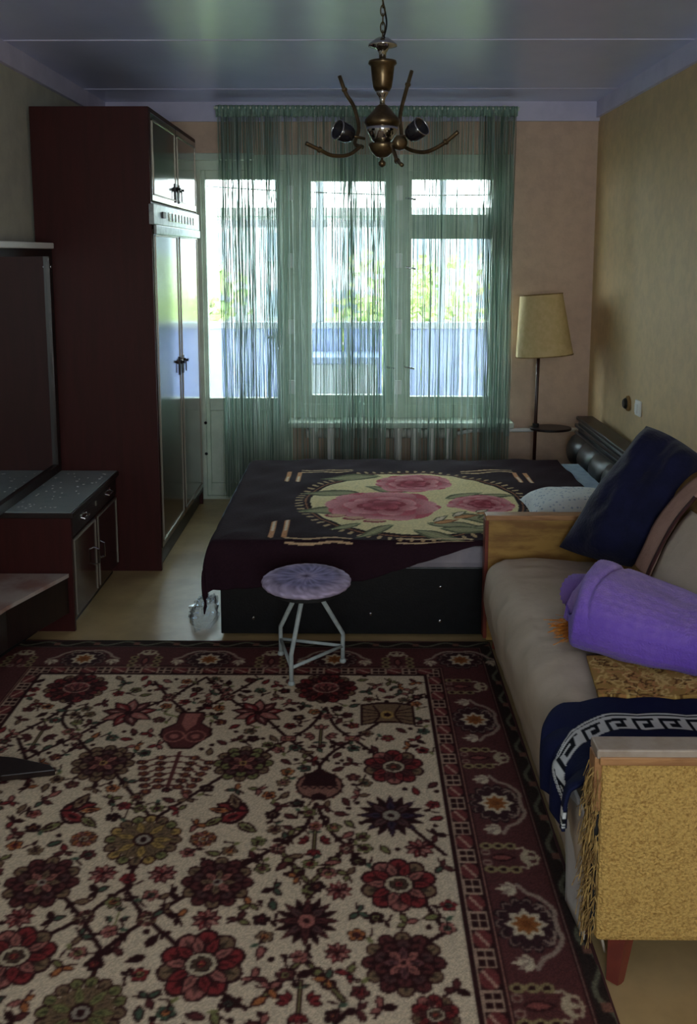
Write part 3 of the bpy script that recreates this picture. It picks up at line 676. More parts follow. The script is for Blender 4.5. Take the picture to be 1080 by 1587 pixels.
        for sg in (-1, 1):
            p.curve([T(.068, 0), T(.072, sg * .05), T(.045, sg * .09), T(.02, sg * .105), T(.0, sg * .135)], .012, G2)
            p.curve([T(.06, sg * .025), T(.05, sg * .06), T(.03, sg * .05)], .006, G2)
            bx_, by_ = T(-.005, sg * .128)
            for k in range(-2, 3): p.leaf(*T(-.005, sg * .118), .052 - abs(k) * .008, .018, ro + math.pi + k * .42, G2 if k % 2 else CRM)
    def btulip(x, y, side):
        T = (lambda u, v: (x + u, y + v)) if side == 'r' else (lambda u, v: (x - v, y + u))
        CRM = (176, 156, 128); ro = 0 if side == 'r' else math.pi / 2
        for sg in (-1, 1):
            for k in range(3):
                c = T(-.055 + k * .032, sg * .046); p.ell(*c, .017, .014, (140, 122, 84)); p.ell(*c, .008, .007, DK)
            c = T(-.06, sg * .02); p.ell(*c, .014, .012, (140, 110, 96)); p.ell(*c, .007, .006, MAR)
        p.leaf(*T(-.05, 0), .07, .03, ro, (130, 70, 64), DK)
        for k in (-1, 0, 1): p.leaf(*T(.03, 0), .045, .018, ro + k * .9, CRM)
        p.line([T(.025, -.035), T(.04, -.04), T(.05, -.022), T(.066, -.026), T(.075, 0), T(.066, .026), T(.05, .022), T(.04, .04), T(.025, .035)], .007, CRM)
    bx0, fy0 = .400, 3.305
    for k in range(-2, 5):
        bmotif(bx0, 1.917 + (k) * .469, 'r') if 1.917 + k * .469 < 3.1 else None
        yy = 2.152 + (k - 1) * .469
        if R['y0'] + .2 < yy < 3.12: btulip(bx0, yy, 'r')
    for k in range(4):
        xx = .404 - .486 * k
        bmotif(xx, fy0, 'f')
        if k < 4: btulip(xx - .243, fy0, 'f')
    k = p.c.copy()
    k[1:-1, 1:-1] = (4 * p.c[1:-1, 1:-1] + p.c[:-2, 1:-1] + p.c[2:, 1:-1] + p.c[1:-1, :-2] + p.c[1:-1, 2:]) / 8
    p.c = k
    p.c *= (0.88 + 0.2 * np.random.default_rng(3).random(p.c.shape[:2]))[..., None]
    rg = painted_grid('carpet', xs, ys, lambda X, Y: (X, Y, .009 + .0015 * np.sin(X * 9) * np.sin(Y * 7)), p, M['painted'], (0, 2, .0))
    # rim closing the pile down to the floor
    tag(rg, 'oriental pile carpet with cream floral field and maroon star border', 'carpet')
    obj('edge_binding', MB().box(R['x0'], R['x1'], R['y1'] - .004, R['y1'] + .004, .0005, .009).box(R['x1'] - .004, R['x1'] + .004, R['y0'], R['y1'], .0005, .009).box(R['x0'], R['x1'], R['y0'] - .004, R['y0'] + .004, .0005, .009).box(R['x0'] - .004, R['x0'] + .004, R['y0'], R['y1'], .0005, .009), M['maroon'], rg)
carpet()

# ------------------------------------------------------------------ wardrobe
def wardrobe():
    X0, X1, Y0, Y1, Z1 = LX + .012, -.965, 4.308, 5.545, 2.238
    t = thing('wardrobe', 'tall dark mahogany two door wardrobe with top cupboard by the balcony door', 'wardrobe', ((X0 + X1) / 2, (Y0 + Y1) / 2, 0))
    obj('plinth', bx(X0 + .01, X1 - .02, Y0 + .01, Y1 - .01, 0, .085), M['darkwood'], t)
    obj('side_panel', bx(X0, X1, Y0, Y0 + .02, .0, Z1), M['mahog'], t, bevel=.002)
    obj('side_panel', bx(X0, X1, Y1 - .02, Y1, .0, Z1), M['mahog'], t, bevel=.002)
    obj('top_panel', bx(X0, X1, Y0 + .02, Y1 - .02, Z1 - .02, Z1), M['mahog'], t)
    obj('back_panel', bx(X0, X0 + .01, Y0 + .02, Y1 - .02, .085, Z1 - .02), M['darkwood'], t)
    obj('bottom_panel', bx(X0 + .01, X1, Y0 + .02, Y1 - .02, .085, .105), M['darkwood'], t)
    obj('middle_shelf', bx(X0 + .01, X1, Y0 + .02, Y1 - .02, 1.685, 1.805), M['mahog'], t)
    mid = (Y0 + Y1) / 2
    for z0, z1, nm in ((.11, 1.68, 'door'), (1.81, Z1 - .022, 'upper_door')):
        for k, (a, b) in enumerate(((Y0 + .022, mid - .003), (mid + .003, Y1 - .022))):
            d = obj(nm, bx(X1 - .018, X1 + .004, a, b, z0, z1), M['mahogdoor'], t, bevel=.003)
            e = .028
            for q in ((a + e, a + e + .007, z0 + e, z1 - e), (b - e - .007, b - e, z0 + e, z1 - e), (a + e, b - e, z0 + e, z0 + e + .007), (a + e, b - e, z1 - e - .007, z1 - e)):
                obj('edge_trim', bx(X1 + .002, X1 + .008, *q), M['metaltrim'], d)
            hy = b - .045 if k == 0 else a + .045
            hz = .98 if nm == 'door' else 1.90
            obj('handle', MB().lathe([(.011, 0), (.013, .012), (.006, .02), (.009, .03)], 0, 0, 12, axis=(1, 0, 0), org=(X1 + .004, hy, hz)).box(X1 + .018, X1 + .024, hy - .006, hy + .006, hz - .06, hz - .005).box(X1 + .004, X1 + .010, hy - .012, hy + .012, hz - .07, hz + .03), M['blackmetal'], d)
    b = obj('middle_band', bx(X1 - .01, X1 + .014, Y0 - .004, Y1 - .004, 1.70, 1.795), M['bandplate'], t, bevel=.003)
    obj('band_rail', bx(X1 + .006, X1 + .02, Y0 + .02, Y1 - .01, 1.655, 1.698), M['bandplate'], t, bevel=.003)
    obj('keyhole_plate', bx(X1 + .012, X1 + .022, Y0 + .17, Y0 + .235, 1.735, 1.765), M['blackmetal'], b)
    for k in range(9):
        y = Y0 + .34 + k * .085
        obj('ornament_slot', bx(X1 + .012, X1 + .018, y, y + .05, 1.725, 1.77), M['chrome'], b, bevel=.004)
wardrobe()

# ------------------------------------------------------------------ dressing cabinet, low shelf, wall mirror
def dressing():
    X0, X1, Y0, Y1, Z1 = LX + .01, -1.172, 3.58, 4.298, .508
    t = thing('dressing_cabinet', 'low dark wood cabinet with grey laminate top against the wardrobe side', 'cabinet', (-1.35, 3.94, 0))
    obj('body', MB().box(X0, X1 - .02, Y0 + .018, Y1, .045, Z1 - .02), M['darkwood'], t)
    obj('side_panel', bx(X0, X1, Y0, Y0 + .018, 0, Z1 - .02), M['mahog'], t)
    obj('plinth', bx(X0, X1 - .03, Y0 + .018, Y1 - .018, 0, .045), M['darkwood'], t)
    tp = obj('top_panel', bx(X0, X1 + .012, Y0 - .008, Y1, Z1 - .02, Z1 + .004), M['darkwood'], t, bevel=.003)
    obj('laminate', bx(X0, X1 + .004, Y0 - .004, Y1 - .002, Z1 + .0035, Z1 + .006), M['formica'], tp)
    rnd = random.Random(5)
    for k in range(46):                                  # chipped flecks in the laminate
        x, y = rnd.uniform(X0 + .06, X1 - .03), rnd.uniform(Y0 + .05, Y1 - .05); s = rnd.uniform(.004, .009)
        obj('worn_fleck', MB().prism([(x + s * math.cos(a) * rnd.uniform(.5, 1), y + s * math.sin(a) * rnd.uniform(.5, 1)) for a in np.linspace(0, 5.2, 6)], Z1 + .0055, Z1 + .0066), M['white'], tp)
    dr = obj('drawer', bx(X1 - .02, X1, Y0 + .02, Y1 - .012, .40, Z1 - .025), M['darkwood'], t, bevel=.003)
    for y in (Y0 + .17, Y1 - .17):
        obj('handle', MB().tube([(X1, y - .04, .452), (X1 + .018, y - .036, .446), (X1 + .018, y + .036, .446), (X1, y + .04, .452)], .0035, 8).box(X1 - .001, X1 + .003, y - .045, y + .045, .44, .464), M['chrome'], dr)
    obj('keyhole_plate', bx(X1 - .001, X1 + .004, (Y0 + Y1) / 2 - .006, (Y0 + Y1) / 2 + .006, .44, .46), M['metaltrim'], dr)
    mid = (Y0 + Y1) / 2
    for k, (a, b) in enumerate(((Y0 + .02, mid - .006), (mid + .006, Y1 - .012))):
        d = obj('door', bx(X1 - .02, X1, a, b, .05, .392), M['mahogdoor'], t, bevel=.002)
        obj('edge_trim', bx(X1 - .001, X1 + .004, a + .012, a + .018, .06, .384), M['metaltrim'], d)
        obj('edge_trim', bx(X1 - .001, X1 + .004, b - .018, b - .012, .06, .384), M['metaltrim'], d)
        obj('edge_trim', bx(X1 - .001, X1 + .004, a + .018, b - .018, .378, .384), M['metaltrim'], d)
        hy = b - .04 if k == 0 else a + .04
        obj('handle', MB().tube([(X1, hy, .26), (X1 + .02, hy, .252), (X1 + .02, hy, .188), (X1, hy, .18)], .0038, 8), M['chrome'], d)
    # low corner shelf
    l = thing('low_shelf_unit', 'low dark shelf with slanted front and pale top with painted pinkish reflection beside the dressing cabinet', 'shelf', (-1.42, 3.2, 0))
    P = [(X0, 2.75), (-1.40, 2.75), (-1.312, 3.22), (-1.19, 3.57), (X0, 3.57)]
    obj('shelf_box', MB().prism(P, .085, .238), M['darkwood'], l, bevel=.002)
    obj('shelf_top', MB().prism([(X0, 2.745), (-1.397, 2.745), (-1.308, 3.22), (-1.186, 3.572), (X0, 3.572)], .238, .254), M['pink_lam'], l)
    obj('plinth', MB().prism([(X0, 2.85), (-1.47, 2.85), (-1.40, 3.22), (-1.32, 3.55), (X0, 3.55)], .010, .085), M['black'], l)
    # mirror unit standing on the cabinet along the left wall
    m = thing('wall_mirror', 'dark framed mirror panel with white ledge standing on the dressing cabinet', 'mirror', (-1.49, 3.6, Z1 + .006))
    XM = -1.45
    obj('back_board', bx(X0, XM - .006, 2.8, 4.298, Z1 + .0065, 1.585), M['darkwood'], m)
    f = obj('frame', MB().box(XM - .006, XM + .012, 4.255, 4.298, Z1 + .0065, 1.585).box(XM - .006, XM + .012, 2.8, 4.255, Z1 + .0065, Z1 + .045).box(XM - .006, XM + .012, 2.8, 4.255, 1.55, 1.585), M['darkwood'], m)
    obj('mirror_glass', bx(XM - .006, XM - .002, 2.8, 4.255, Z1 + .045, 1.55), M['mirror'], m)
    obj('ledge', bx(X0, XM + .05, 2.8, 4.22, 1.585, 1.612), M['white'], m, bevel=.004)
    obj('screw', MB().lathe([(.009, 0), (.009, .004), (.002, .006)], 0, 0, 10, axis=(1, 0, 0), org=(XM + .012, 4.27, 1.50)), M['chrome'], f)
M['pink_lam'] = mat('shelf_laminate_reflection', rgb(176, 160, 152), 0.3, rgb(150, 116, 106), 5, ramp=(.45, .6))  # pale shelf top; its pinkish reflection is painted into the colour
dressing()
tag(obj('dark_board', MB().prism([(-1.25, 2.60), (-1.22, 2.50), (-1.05, 2.475), (-.90, 2.508), (-.925, 2.535), (-1.05, 2.575)], .012, .032), M['darkwood'], bevel=.003), 'dark pointed flat board lying on the carpet near the low shelf', 'board')

# ------------------------------------------------------------------ radiator and pipes
def radiator():
    t = thing('radiator', 'off white cast iron column radiator under the window sill', 'radiator', (.2, 5.53, .1))
    n = 9; x0 = -.26
    for k in range(n):
        x = x0 + k * .104
        m = MB()
        for dy in (-.04, .04):
            m.tube(sm([(x, 5.53 + dy * .6, .10), (x, 5.53 + dy, .15), (x, 5.53 + dy, .46), (x, 5.53 + dy * .6, .505)], 4), [.03, .028, .026, .024, .024, .024, .024, .024, .026, .028, .03, .03, .03][:13], 10)
        m.tube([(x - .05, 5.53, .145), (x + .05, 5.53, .145)], .03, 10); m.tube([(x - .05, 5.53, .455), (x + .05, 5.53, .455)], .03, 10)
        obj('section', m, M['rad'], t, smooth=True)
    p = thing('heating_pipe', 'white heating pipe with valve running to the lamp corner', 'pipe', (1.1, 5.53, .475))
    obj('pipe', MB().tube([(.63, 5.53, .455), (.72, 5.53, .475), (RX, 5.53, .482)], .013, 10), M['white'], p, smooth=True)
    obj('valve', MB().lathe([(.018, -.03), (.02, 0), (.014, .012), (.014, .03), (.026, .034), (.026, .055), (.012, .06)], 0, 0, 16, axis=(0, -.2, 1), org=(.935, 5.52, .475)), M['white'], p, smooth=True)
    obj('riser', MB().tube([(1.40, 5.56, .0), (1.40, 5.56, .47)], .013, 10), M['white'], p, smooth=True)
radiator()

# ------------------------------------------------------------------ string curtain
def curtain():
    rnd = random.Random(21)
    t = thing('string_curtain', 'sea green string curtain hanging across the balcony window', 'curtain', (.05, 5.43, .03))
    obj('rail', MB().tube([(-.83, 5.43, 2.405), (.945, 5.43, 2.395)], .011, 10), M['frame'], t)
    for x in (-.72, .05, .86): obj('bracket', bx(x - .008, x + .008, 5.43, 5.596, 2.402, 2.416), M['frame'], t)
    def draw(name, n, dens, width, colf, zlo):
        m = MB(); cols = []
        for _ in range(n):
            while True:
                x = rnd.uniform(-.815, .925)
                if rnd.random() < dens(x): break
            y = 5.43 + rnd.uniform(-.035, .03); zb = zlo(x) + abs(rnd.gauss(0, .05)); w_ = width()
            drift = rnd.gauss(0, .012); ph, am = rnd.uniform(0, 6), abs(rnd.gauss(0, .004)); c = colf()
            N = 15; path = []
            for k in range(N):
                u = k / (N - 1); z = 2.39 + (zb - 2.39) * u
                path.append((x + drift * u + am * math.sin(ph + 9 * u + rnd.uniform(-.4, .4)), y + .006 * math.sin(ph * 2 + 5 * u), z))
            i0 = len(m.v); m.tube(path, w_ / 2, 4, cap=False); cols += [c] * (len(m.v) - i0)
        m.col = np.array(cols); o = obj(name, m, M['thread'], t, smooth=True); o['kind'] = 'stuff'
    def gs(x, c, s): return math.exp(-((x - c) / s) ** 2)
    dens = lambda x: min(1, .14 + .9 * gs(x, -.80, .03) + .75 * gs(x, -.66, .10) + .55 * gs(x, -.50, .05) + .8 * gs(x, -.02, .10) + .75 * gs(x, .12, .05) + .35 * gs(x, .45, .06) + .8 * gs(x, .84, .10))
    pal = [(180, 200, 188), (196, 212, 202), (164, 186, 174), (212, 222, 216), (146, 168, 156), (226, 230, 226)]
    cf = lambda: tuple(s2l(np.array(rnd.choice(pal)) / 255. * rnd.uniform(.9, 1.08)))
    draw('threads', 400, dens, lambda: rnd.uniform(.0016, .0038), cf, lambda x: .06)
    draw('fine_threads', 330, lambda x: 1, lambda: rnd.uniform(.001, .0018), cf, lambda x: .05)
    # gathered heading
    m = MB(); N = 260; P = []
    for k in range(N):
        x = -.82 + 1.755 * k / (N - 1); y = 5.43 - .012 + .010 * math.sin(k * 1.3) + rnd.uniform(-.003, .003)
        P.append([(x, y, 2.418 - .01 * (k / N)), (x, y - .004, 2.385), (x, y, 2.352 + rnd.uniform(-.006, .006))])
    m.grid(P); o = obj('heading_tape', m, M['headtape'], t, smooth=True, solid=.002)
M['headtape'] = mat('heading_cloth', rgb(150, 178, 164), .85, rgb(112, 140, 128), 40, stretch=(6, 1, 1))
curtain()

# ------------------------------------------------------------------ bed
BX0, BX1, BY0, BY1, BZ = -.575, 1.20, 3.52, 4.90, .405
def bed():
    t = thing('bed', 'low double bed with black base and tufted leather headboard', 'bed', (.4, 4.2, 0))
    fb = obj('front_board', bx(-.555, 1.20, 3.535, 3.56, .012, .298), M['leather'], t, bevel=.004)
    obj('side_board', bx(-.555, -.53, 3.56, 4.87, .012, .275), M['leather'], t, bevel=.004)
    obj('rear_board', bx(-.53, 1.20, 4.845, 4.87, .012, .275), M['leather'], t, bevel=.004)
    for x, z in ((-.42, .08), (.06, .10), (.345, .215), (.345, .07)): obj('screw_cap', MB().lathe([(.006, 0), (.006, .003), (.002, .005)], 0, 0, 10, axis=(0, -1, 0), org=(x, 3.535, z)), M['chrome'], fb)
    for x in (-.5, 1.12):
        for y in (3.62, 4.78): obj('leg', bx(x - .03, x + .03, y - .03, y + .03, 0, .014), M['black'], t)
    m = MB(); n = 26; P = []
    def rr(u):  # rounded mattress profile
        return u
    obj('mattress', bx(-.56, 1.22, 3.53, 4.885, .29, .392), M['sheet'], t, bevel=.03)
    # headboard: rows of tufted cushions between rails
    hx0, hx1, hy0, hy1 = 1.25, 1.40, 3.78, 5.30
    hb = obj('headboard', MB().box(hx0 + .07, hx1, hy0, hy1, .0, .585), M['leather'], t, bevel=.012)
    obj('headboard_rail', bx(hx0 + .06, hx1 + .01, hy0 - .01, hy1 + .01, .585, .607), M['darkwood'], t, bevel=.006)
    obj('headboard_rail', bx(hx0 + .05, hx0 + .085, hy0, hy1, .545, .565), M['darkmetal'], t, bevel=.004)
    obj('headboard_rail', bx(hx0 + .05, hx0 + .085, hy0, hy1, .505, .522), M['darkmetal'], t, bevel=.004)
    ncol = 6; cw = (hy1 - hy0) / ncol
    for r, (z0, z1) in enumerate(((.31, .51), (.11, .32))):
        for k in range(ncol):
            ya = hy0 + k * cw; P = []
            for i in range(9):
                row = []
                for j in range(9):
                    u, v = i / 8, j / 8; b = (.70 + .30 * max(0, math.sin(math.pi * u)) ** .35) * (max(0, math.sin(math.pi * v)) ** .45)
                    row.append((hx0 + .075 - .085 * b, ya + cw * u, z0 + (z1 - z0) * v))
                P.append(row)
            obj('tufted_pad', MB().grid(P), M['leather'], t, smooth=True)
    tag(obj('bed_sheet', bx(-.60, 1.245, 3.9, 4.95, .3935, .399), M['sheetblue'], bevel=.002, loc=(.4, 4.4, .3935)), 'pale blue bed sheet peeking out beside the headboard and blanket corner', 'sheet')
    fold = sm([(-.545, 4.90, .40), (-.555, 4.915, .32), (-.56, 4.905, .2)], 6)
    # ---- blanket
    ht = np.linspace(0, 1, 2)
    step = .0055
    A = np.arange(-.20, 1.70 + step / 2, step)          # arc length in x, 0 at the left edge
    B = np.arange(-.26, 1.42 + step / 2, step)          # arc length in y, 0 at the front edge
    p = Painter(A, B, (44, 26, 34))
    gb = lambda x, y: (lambda q: (q[0] - BX0, q[1] - BY0))(onz(x, y, BZ + .01))
    CRM = (236, 218, 166); PK = (206, 104, 116); PKD = (150, 56, 70); PKL = (232, 162, 164); GR = (158, 152, 116); GRD = (104, 104, 78); WHT = (226, 208, 180); OR = (206, 150, 100)
    cx, cy = .268 - BX0, 4.09 - BY0; rx, ry = .505, .54
    for k in range(76):                                  # fringe of short strokes round the medallion
        an = k / 76 * 2 * math.pi; c, s = math.cos(an), math.sin(an)
        p.line([(cx + rx * 1.035 * c, cy + ry * 1.035 * s), (cx + rx * 1.075 * c, cy + ry * 1.075 * s)], .016, (196, 164, 124))
    p.ell(cx, cy, rx * 1.0, ry * 1.0, (150, 100, 72)); p.ell(cx, cy, rx * .985, ry * .985, (40, 22, 28)); p.ell(cx, cy, rx * .95, ry * .95, CRM)
    def leaf(x, y, L, wd, a):
        X, Y = gb(x, y); p.leaf(X, Y, L, wd, a, GR, GRD); p.line([(X, Y), (X + L * .9 * math.cos(a), Y + L * .9 * math.sin(a))], .006, (176, 176, 128))
    leaf(560, 768, .30, .12, math.pi - .1); leaf(540, 790, .24, .11, math.pi + .25); leaf(590, 742, .32, .11, math.pi + .05); leaf(640, 765, .25, .1, math.pi * .9); leaf(690, 775, .22, .09, .5); leaf(720, 775, .25, .1, .2)
    leaf(660, 812, .30, .10, -.35); leaf(680, 822, .28, .10, -.2); leaf(640, 825, .26, .09, -.6); leaf(700, 800, .28, .1, -.55); leaf(730, 822, .22, .09, .2); leaf(610, 818, .22, .07, -2.4); leaf(740, 808, .2, .08, .6); leaf(560, 815, .15, .06, -2.7)
    def peony(x, y, r, k=1.0):
        X, Y = gb(x, y); rn = random.Random(int(x))
        for ring, (rr_, n, c) in enumerate(((1.0, 9, PK), (.98, 9, PKL), (.72, 8, PK), (.66, 7, PKL), (.44, 6, PKD), (.34, 5, PK))):
            for i in range(n):
                a = (i + (ring % 2) * .5 + rn.uniform(-.2, .2)) / n * 2 * math.pi
                px_, py_ = X + r * rr_ * .62 * math.cos(a), Y + r * k * rr_ * .62 * math.sin(a)
                p.petal(px_, py_, r * .42 * rr_ * rn.uniform(.85, 1.1), r * k * .37 * rr_ * rn.uniform(.85, 1.1), a + rn.uniform(-.5, .5), PKD, c)
        p.ell(X, Y, r * .16, r * .13 * k, PKD)
    peony(640, 752, .19, .95); peony(592, 786, .25, 1.0); peony(745, 784, .15, .95)
    for x, y, rot in ((520, 800, .2), (548, 806, .1), (580, 812, 0)):
        X, Y = gb(x, y); p.ell(X, Y, .05, .03, PKD); p.ell(X + .005, Y + .008, .04, .022, (214, 168, 140))
    for x, y in ((690, 812), (720, 806), (755, 800)):
        X, Y = gb(x, y); p.leaf(X - .05, Y, .12, .05, .3, OR, (150, 96, 60)); p.leaf(X - .05, Y + .02, .1, .04, .8, WHT, GRD)
    # corner and edge bars
    for sx, sy in ((-1, -1), (-1, 1), (1, 1), (1, -1)):
        X, Y = cx + sx * .56, cy + sy * .47
        for d in (0, .055):
            p.line([(X + sx * d, Y + sy * .07), (X + sx * d, Y - sy * .13)], .02, (206, 150, 108)); p.line([(X + sx * d, Y - sy * .13), (X + sx * d, Y - sy * .02)], .012, WHT)
        for d in (0, .05):
            p.curve([(X - sx * .01, Y + sy * (.08 + d * .7)), (X - sx * .1, Y + sy * (.09 + d * .7)), (X - sx * .2, Y + sy * (.075 + d * .7)), (X - sx * .27, Y + sy * (.085 + d * .7))], .014, (204, 170, 134))
    for d in (0, .04): p.curve([(cx - .10, cy - .555 - d), (cx, cy - .565 - d), (cx + .1, cy - .552 - d), (cx + .2, cy - .56 - d)], .013, (204, 176, 140))
    p.c *= (.93 + .14 * np.random.default_rng(5).random(p.c.shape[:2]))[..., None]
    def shape(Aa, Bb):
        hangF = np.interp(Aa, [-.2, .0, .60, .88, 1.05, 1.7], [.24, .205, .165, .075, .02, .004])
        b = np.where(Bb < 0, Bb * hangF / .26, Bb)
        na, nb = np.maximum(-Aa, 0), np.maximum(-b, 0)
        rad = .03
        dz = np.hypot(na, nb)
        bend = lambda n: rad * (1 - np.exp(-n / rad))
        over = .012
        x = BX0 + np.maximum(Aa, 0) - bend(na) * (over / rad + .5)
        y = BY0 + np.maximum(b, 0) - bend(nb) * (over / rad + .5)
        z = BZ + .008 - np.where(dz > 0, dz - bend(dz) * .45, 0)
        wr = np.sin(Aa * 17 + 3 * np.sin(Bb * 5)) * .0035 + np.sin(Bb * 21 + Aa * 6) * .003 + np.sin((Aa - Bb) * 33) * .0015
        top = np.clip((np.minimum(Aa, Bb)) / .08, 0, 1)
        z = z + wr * top + .0045 * top
        fold = np.sin(Aa * 24 + 1.5 * np.sin(Aa * 7)) * .012 * np.clip(nb / .12, 0, 1)
        y = y - np.abs(fold) - .006 * np.clip(nb / .05, 0, 1)
        x = x - np.abs(np.sin(Bb * 15)) * .014 * np.clip(na / .12, 0, 1)
        return x, y, np.maximum(z, .02)
    bl = painted_grid('blanket', A, B, shape, p, M['plush'], (.2, 4.1, BZ))
    tag(bl, 'dark plum plush blanket with cream medallion and pink peonies on the bed', 'blanket')
    md = bl.modifiers.new('thickness', 'SOLIDIFY'); md.thickness = .006; md.offset = 1
M['darkmetal'] = mat('dark_rail_lacquer', rgb(42, 42, 46), .25)
bed()

def pillow_mesh(corners, T, n=28, pinch=.1, bulge=(1, 1), seed=0, wr=.006):
    """corners: A(0,0) B(1,0) Cc(1,1) D(0,1); a filled pillow between them"""
    A, B, Cc, D = [np.array(c, float) for c in corners]
    nrm = np.cross(B - A, D - A); nrm /= np.linalg.norm(nrm)
    m = MB(); rows = []
    for side in (1, -1):
        P = []
        for i in range(n + 1):
            row = []
            for j in range(n + 1):
                u, v = i / n, j / n; a, b = 2 * u - 1, 2 * v - 1
                uu = .5 + .5 * a * (1 - pinch * (1 - b * b) * (abs(a) ** 3)); vv = .5 + .5 * b * (1 - pinch * (1 - a * a) * (abs(b) ** 3))
                q = (1 - uu) * (1 - vv) * A + uu * (1 - vv) * B + uu * vv * Cc + (1 - uu) * vv * D
                h = T / 2 * max(0, (1 - abs(a) ** 3.2)) ** .55 * max(0, (1 - abs(b) ** 3.2)) ** .55
                nz = noise.noise(Vector((u * 3.2 + seed, v * 3.2, side * 2.))) * wr + noise.noise(Vector((u * 9 + seed, v * 9, side))) * wr * .4
                row.append(q + nrm * side * (h * bulge[0 if side > 0 else 1] + (nz if h > 1e-4 else 0)))
            P.append(row if side > 0 else row[::-1])
        m.grid(P)
    return m

def bed_things():
    o = obj('bed_pillow', pillow_mesh([(.74, 3.72, .425), (1.17, 3.74, .425), (1.19, 4.10, .43), (.76, 4.10, .43)], .13, bulge=(1.4, .12), seed=3), None, smooth=True, loc=(.96, 3.9, .42))
    m = mat('floral_cotton', rgb(214, 222, 224), .9, bump=.2, bscale=14)
    n, l = m.node_tree.nodes, m.node_tree.links
    co = n.new('ShaderNodeTexCoord'); vo = n.new('ShaderNodeTexVoronoi'); vo.inputs['Scale'].default_value = 50
    r = n.new('ShaderNodeValToRGB'); r.color_ramp.elements[0].position = .16; r.color_ramp.elements[0].color = rgb(150, 168, 190); r.color_ramp.elements[1].position = .34; r.color_ramp.elements[1].color = rgb(222, 228, 228)
    l.new(co.outputs['Object'], vo.inputs['Vector']); l.new(vo.outputs['Distance'], r.inputs[0]); l.new(r.outputs[0], n['Principled BSDF'].inputs['Base Color'])
    o.data.materials.append(m)
    tag(o, 'white bed pillow with small blue flowers behind the sofa arm', 'pillow')
    # crumpled clear bag on the floor by the bed foot
    rnd = random.Random(9); P = []
    for i in range(15):
        row = []
        for j in range(22):
            th = math.pi * (i / 14) * .5; ph = 2 * math.pi * j / 21
            d = Vector((math.cos(ph) * math.cos(th), math.sin(ph) * math.cos(th), math.sin(th)))
            r = 1 + .45 * noise.noise(d * 3.1) + .25 * noise.noise(d * 8)
            if j == 21: row.append(row[0]); continue
            row.append((-.655 + .06 * d.x * r, 3.74 + .15 * d.y * r, max(.001, .001 + .075 * max(0, d.z) * r)))
        P.append(row)
    tag(obj('plastic_bag', MB().grid(P), M['plastic'], loc=(-.665, 3.78, 0)), 'crumpled clear plastic bag on the floor beside the bed', 'bag')
bed_things()

# ------------------------------------------------------------------ stool
def stool():
    cx, cy, zt = -.176, 3.075, .43
    t = thing('stool', 'round stool with lilac crocheted seat cover and grey metal legs', 'stool', (cx, cy, .01))
    N = 64; R = .158; P = []; cols = []
    prof = [(0, .0), (.15, .0005), (.3, .0), (.45, -.001), (.6, 0), (.75, 0), (.88, -.003), (.96, -.009), (1.0, -.014), (1.005, -.020), (.98, -.028), (.9, -.031)]
    rnd = random.Random(2)
    for a in range(N):
        row = []
        for k, (r, z) in enumerate(prof):
            an = 2 * math.pi * a / N
            rr = R * r * (1 + .012 * math.sin(24 * an) * (r > .8)); row.append((cx + rr * math.cos(an), cy + rr * math.sin(an), zt + z + .0012 * math.sin(32 * an) * (r > .2)))
            b = .8 + .28 * rnd.random() - (.2 if k in (3, 5) and rnd.random() < .6 else 0)
            base = np.array((184, 168, 196) if k > 5 else ((150, 140, 180) if k in (2, 3, 4) else (172, 156, 190))) / 255 * b
            if k == 0: base = np.array((60, 44, 70)) / 255
            cols.append(s2l(np.clip(base, 0, 1)))
        P.append(row)
    m = MB().grid(P, closed_u=True); m.col = np.array(cols); obj('seat_cover', m, M['plush'], t, smooth=True)
    obj('seat_board', MB().lathe([(.12, zt - .055), (.14, zt - .045), (.14, zt - .028)], cx, cy, 32), M['black'], t)
    obj('hub', MB().lathe([(.05, zt - .075), (.05, zt - .062)], cx, cy, 20), M['black'], t)
    feet = [(-.234, 3.095), (-.293, 3.345), (-.050, 3.283)]
    c = Vector((cx, cy, 0)); brk = []
    fc = Vector((sum(f[0] for f in feet) / 3, sum(f[1] for f in feet) / 3, 0))
    for fx, fy in feet:
        f = Vector((fx, fy, .0125)); k = Vector((fx, fy, .105)); d = (f - fc); d.z = 0; d.normalize()
        top = Vector((cx, cy, zt - .07)) + d * .04 + (fc - Vector((cx, cy, 0))) * .15
        obj('leg', MB().tube([top, k + Vector((0, 0, .02)), k, f], .0085, 10), M['stoolmetal'], t, smooth=True); brk.append(k)
        obj('foot', MB().lathe([(.012, .0105), (.013, .016), (.010, .024)], fx, fy, 12), M['stoolmetal'], t)
    for a, b in ((0, 1), (1, 2), (2, 0)):
        p, q = brk[a].copy(), brk[b].copy(); p.z = q.z = .075
        obj('stretcher', MB().tube([p, q], .0065, 8), M['stoolmetal'], t, smooth=True)
stool()

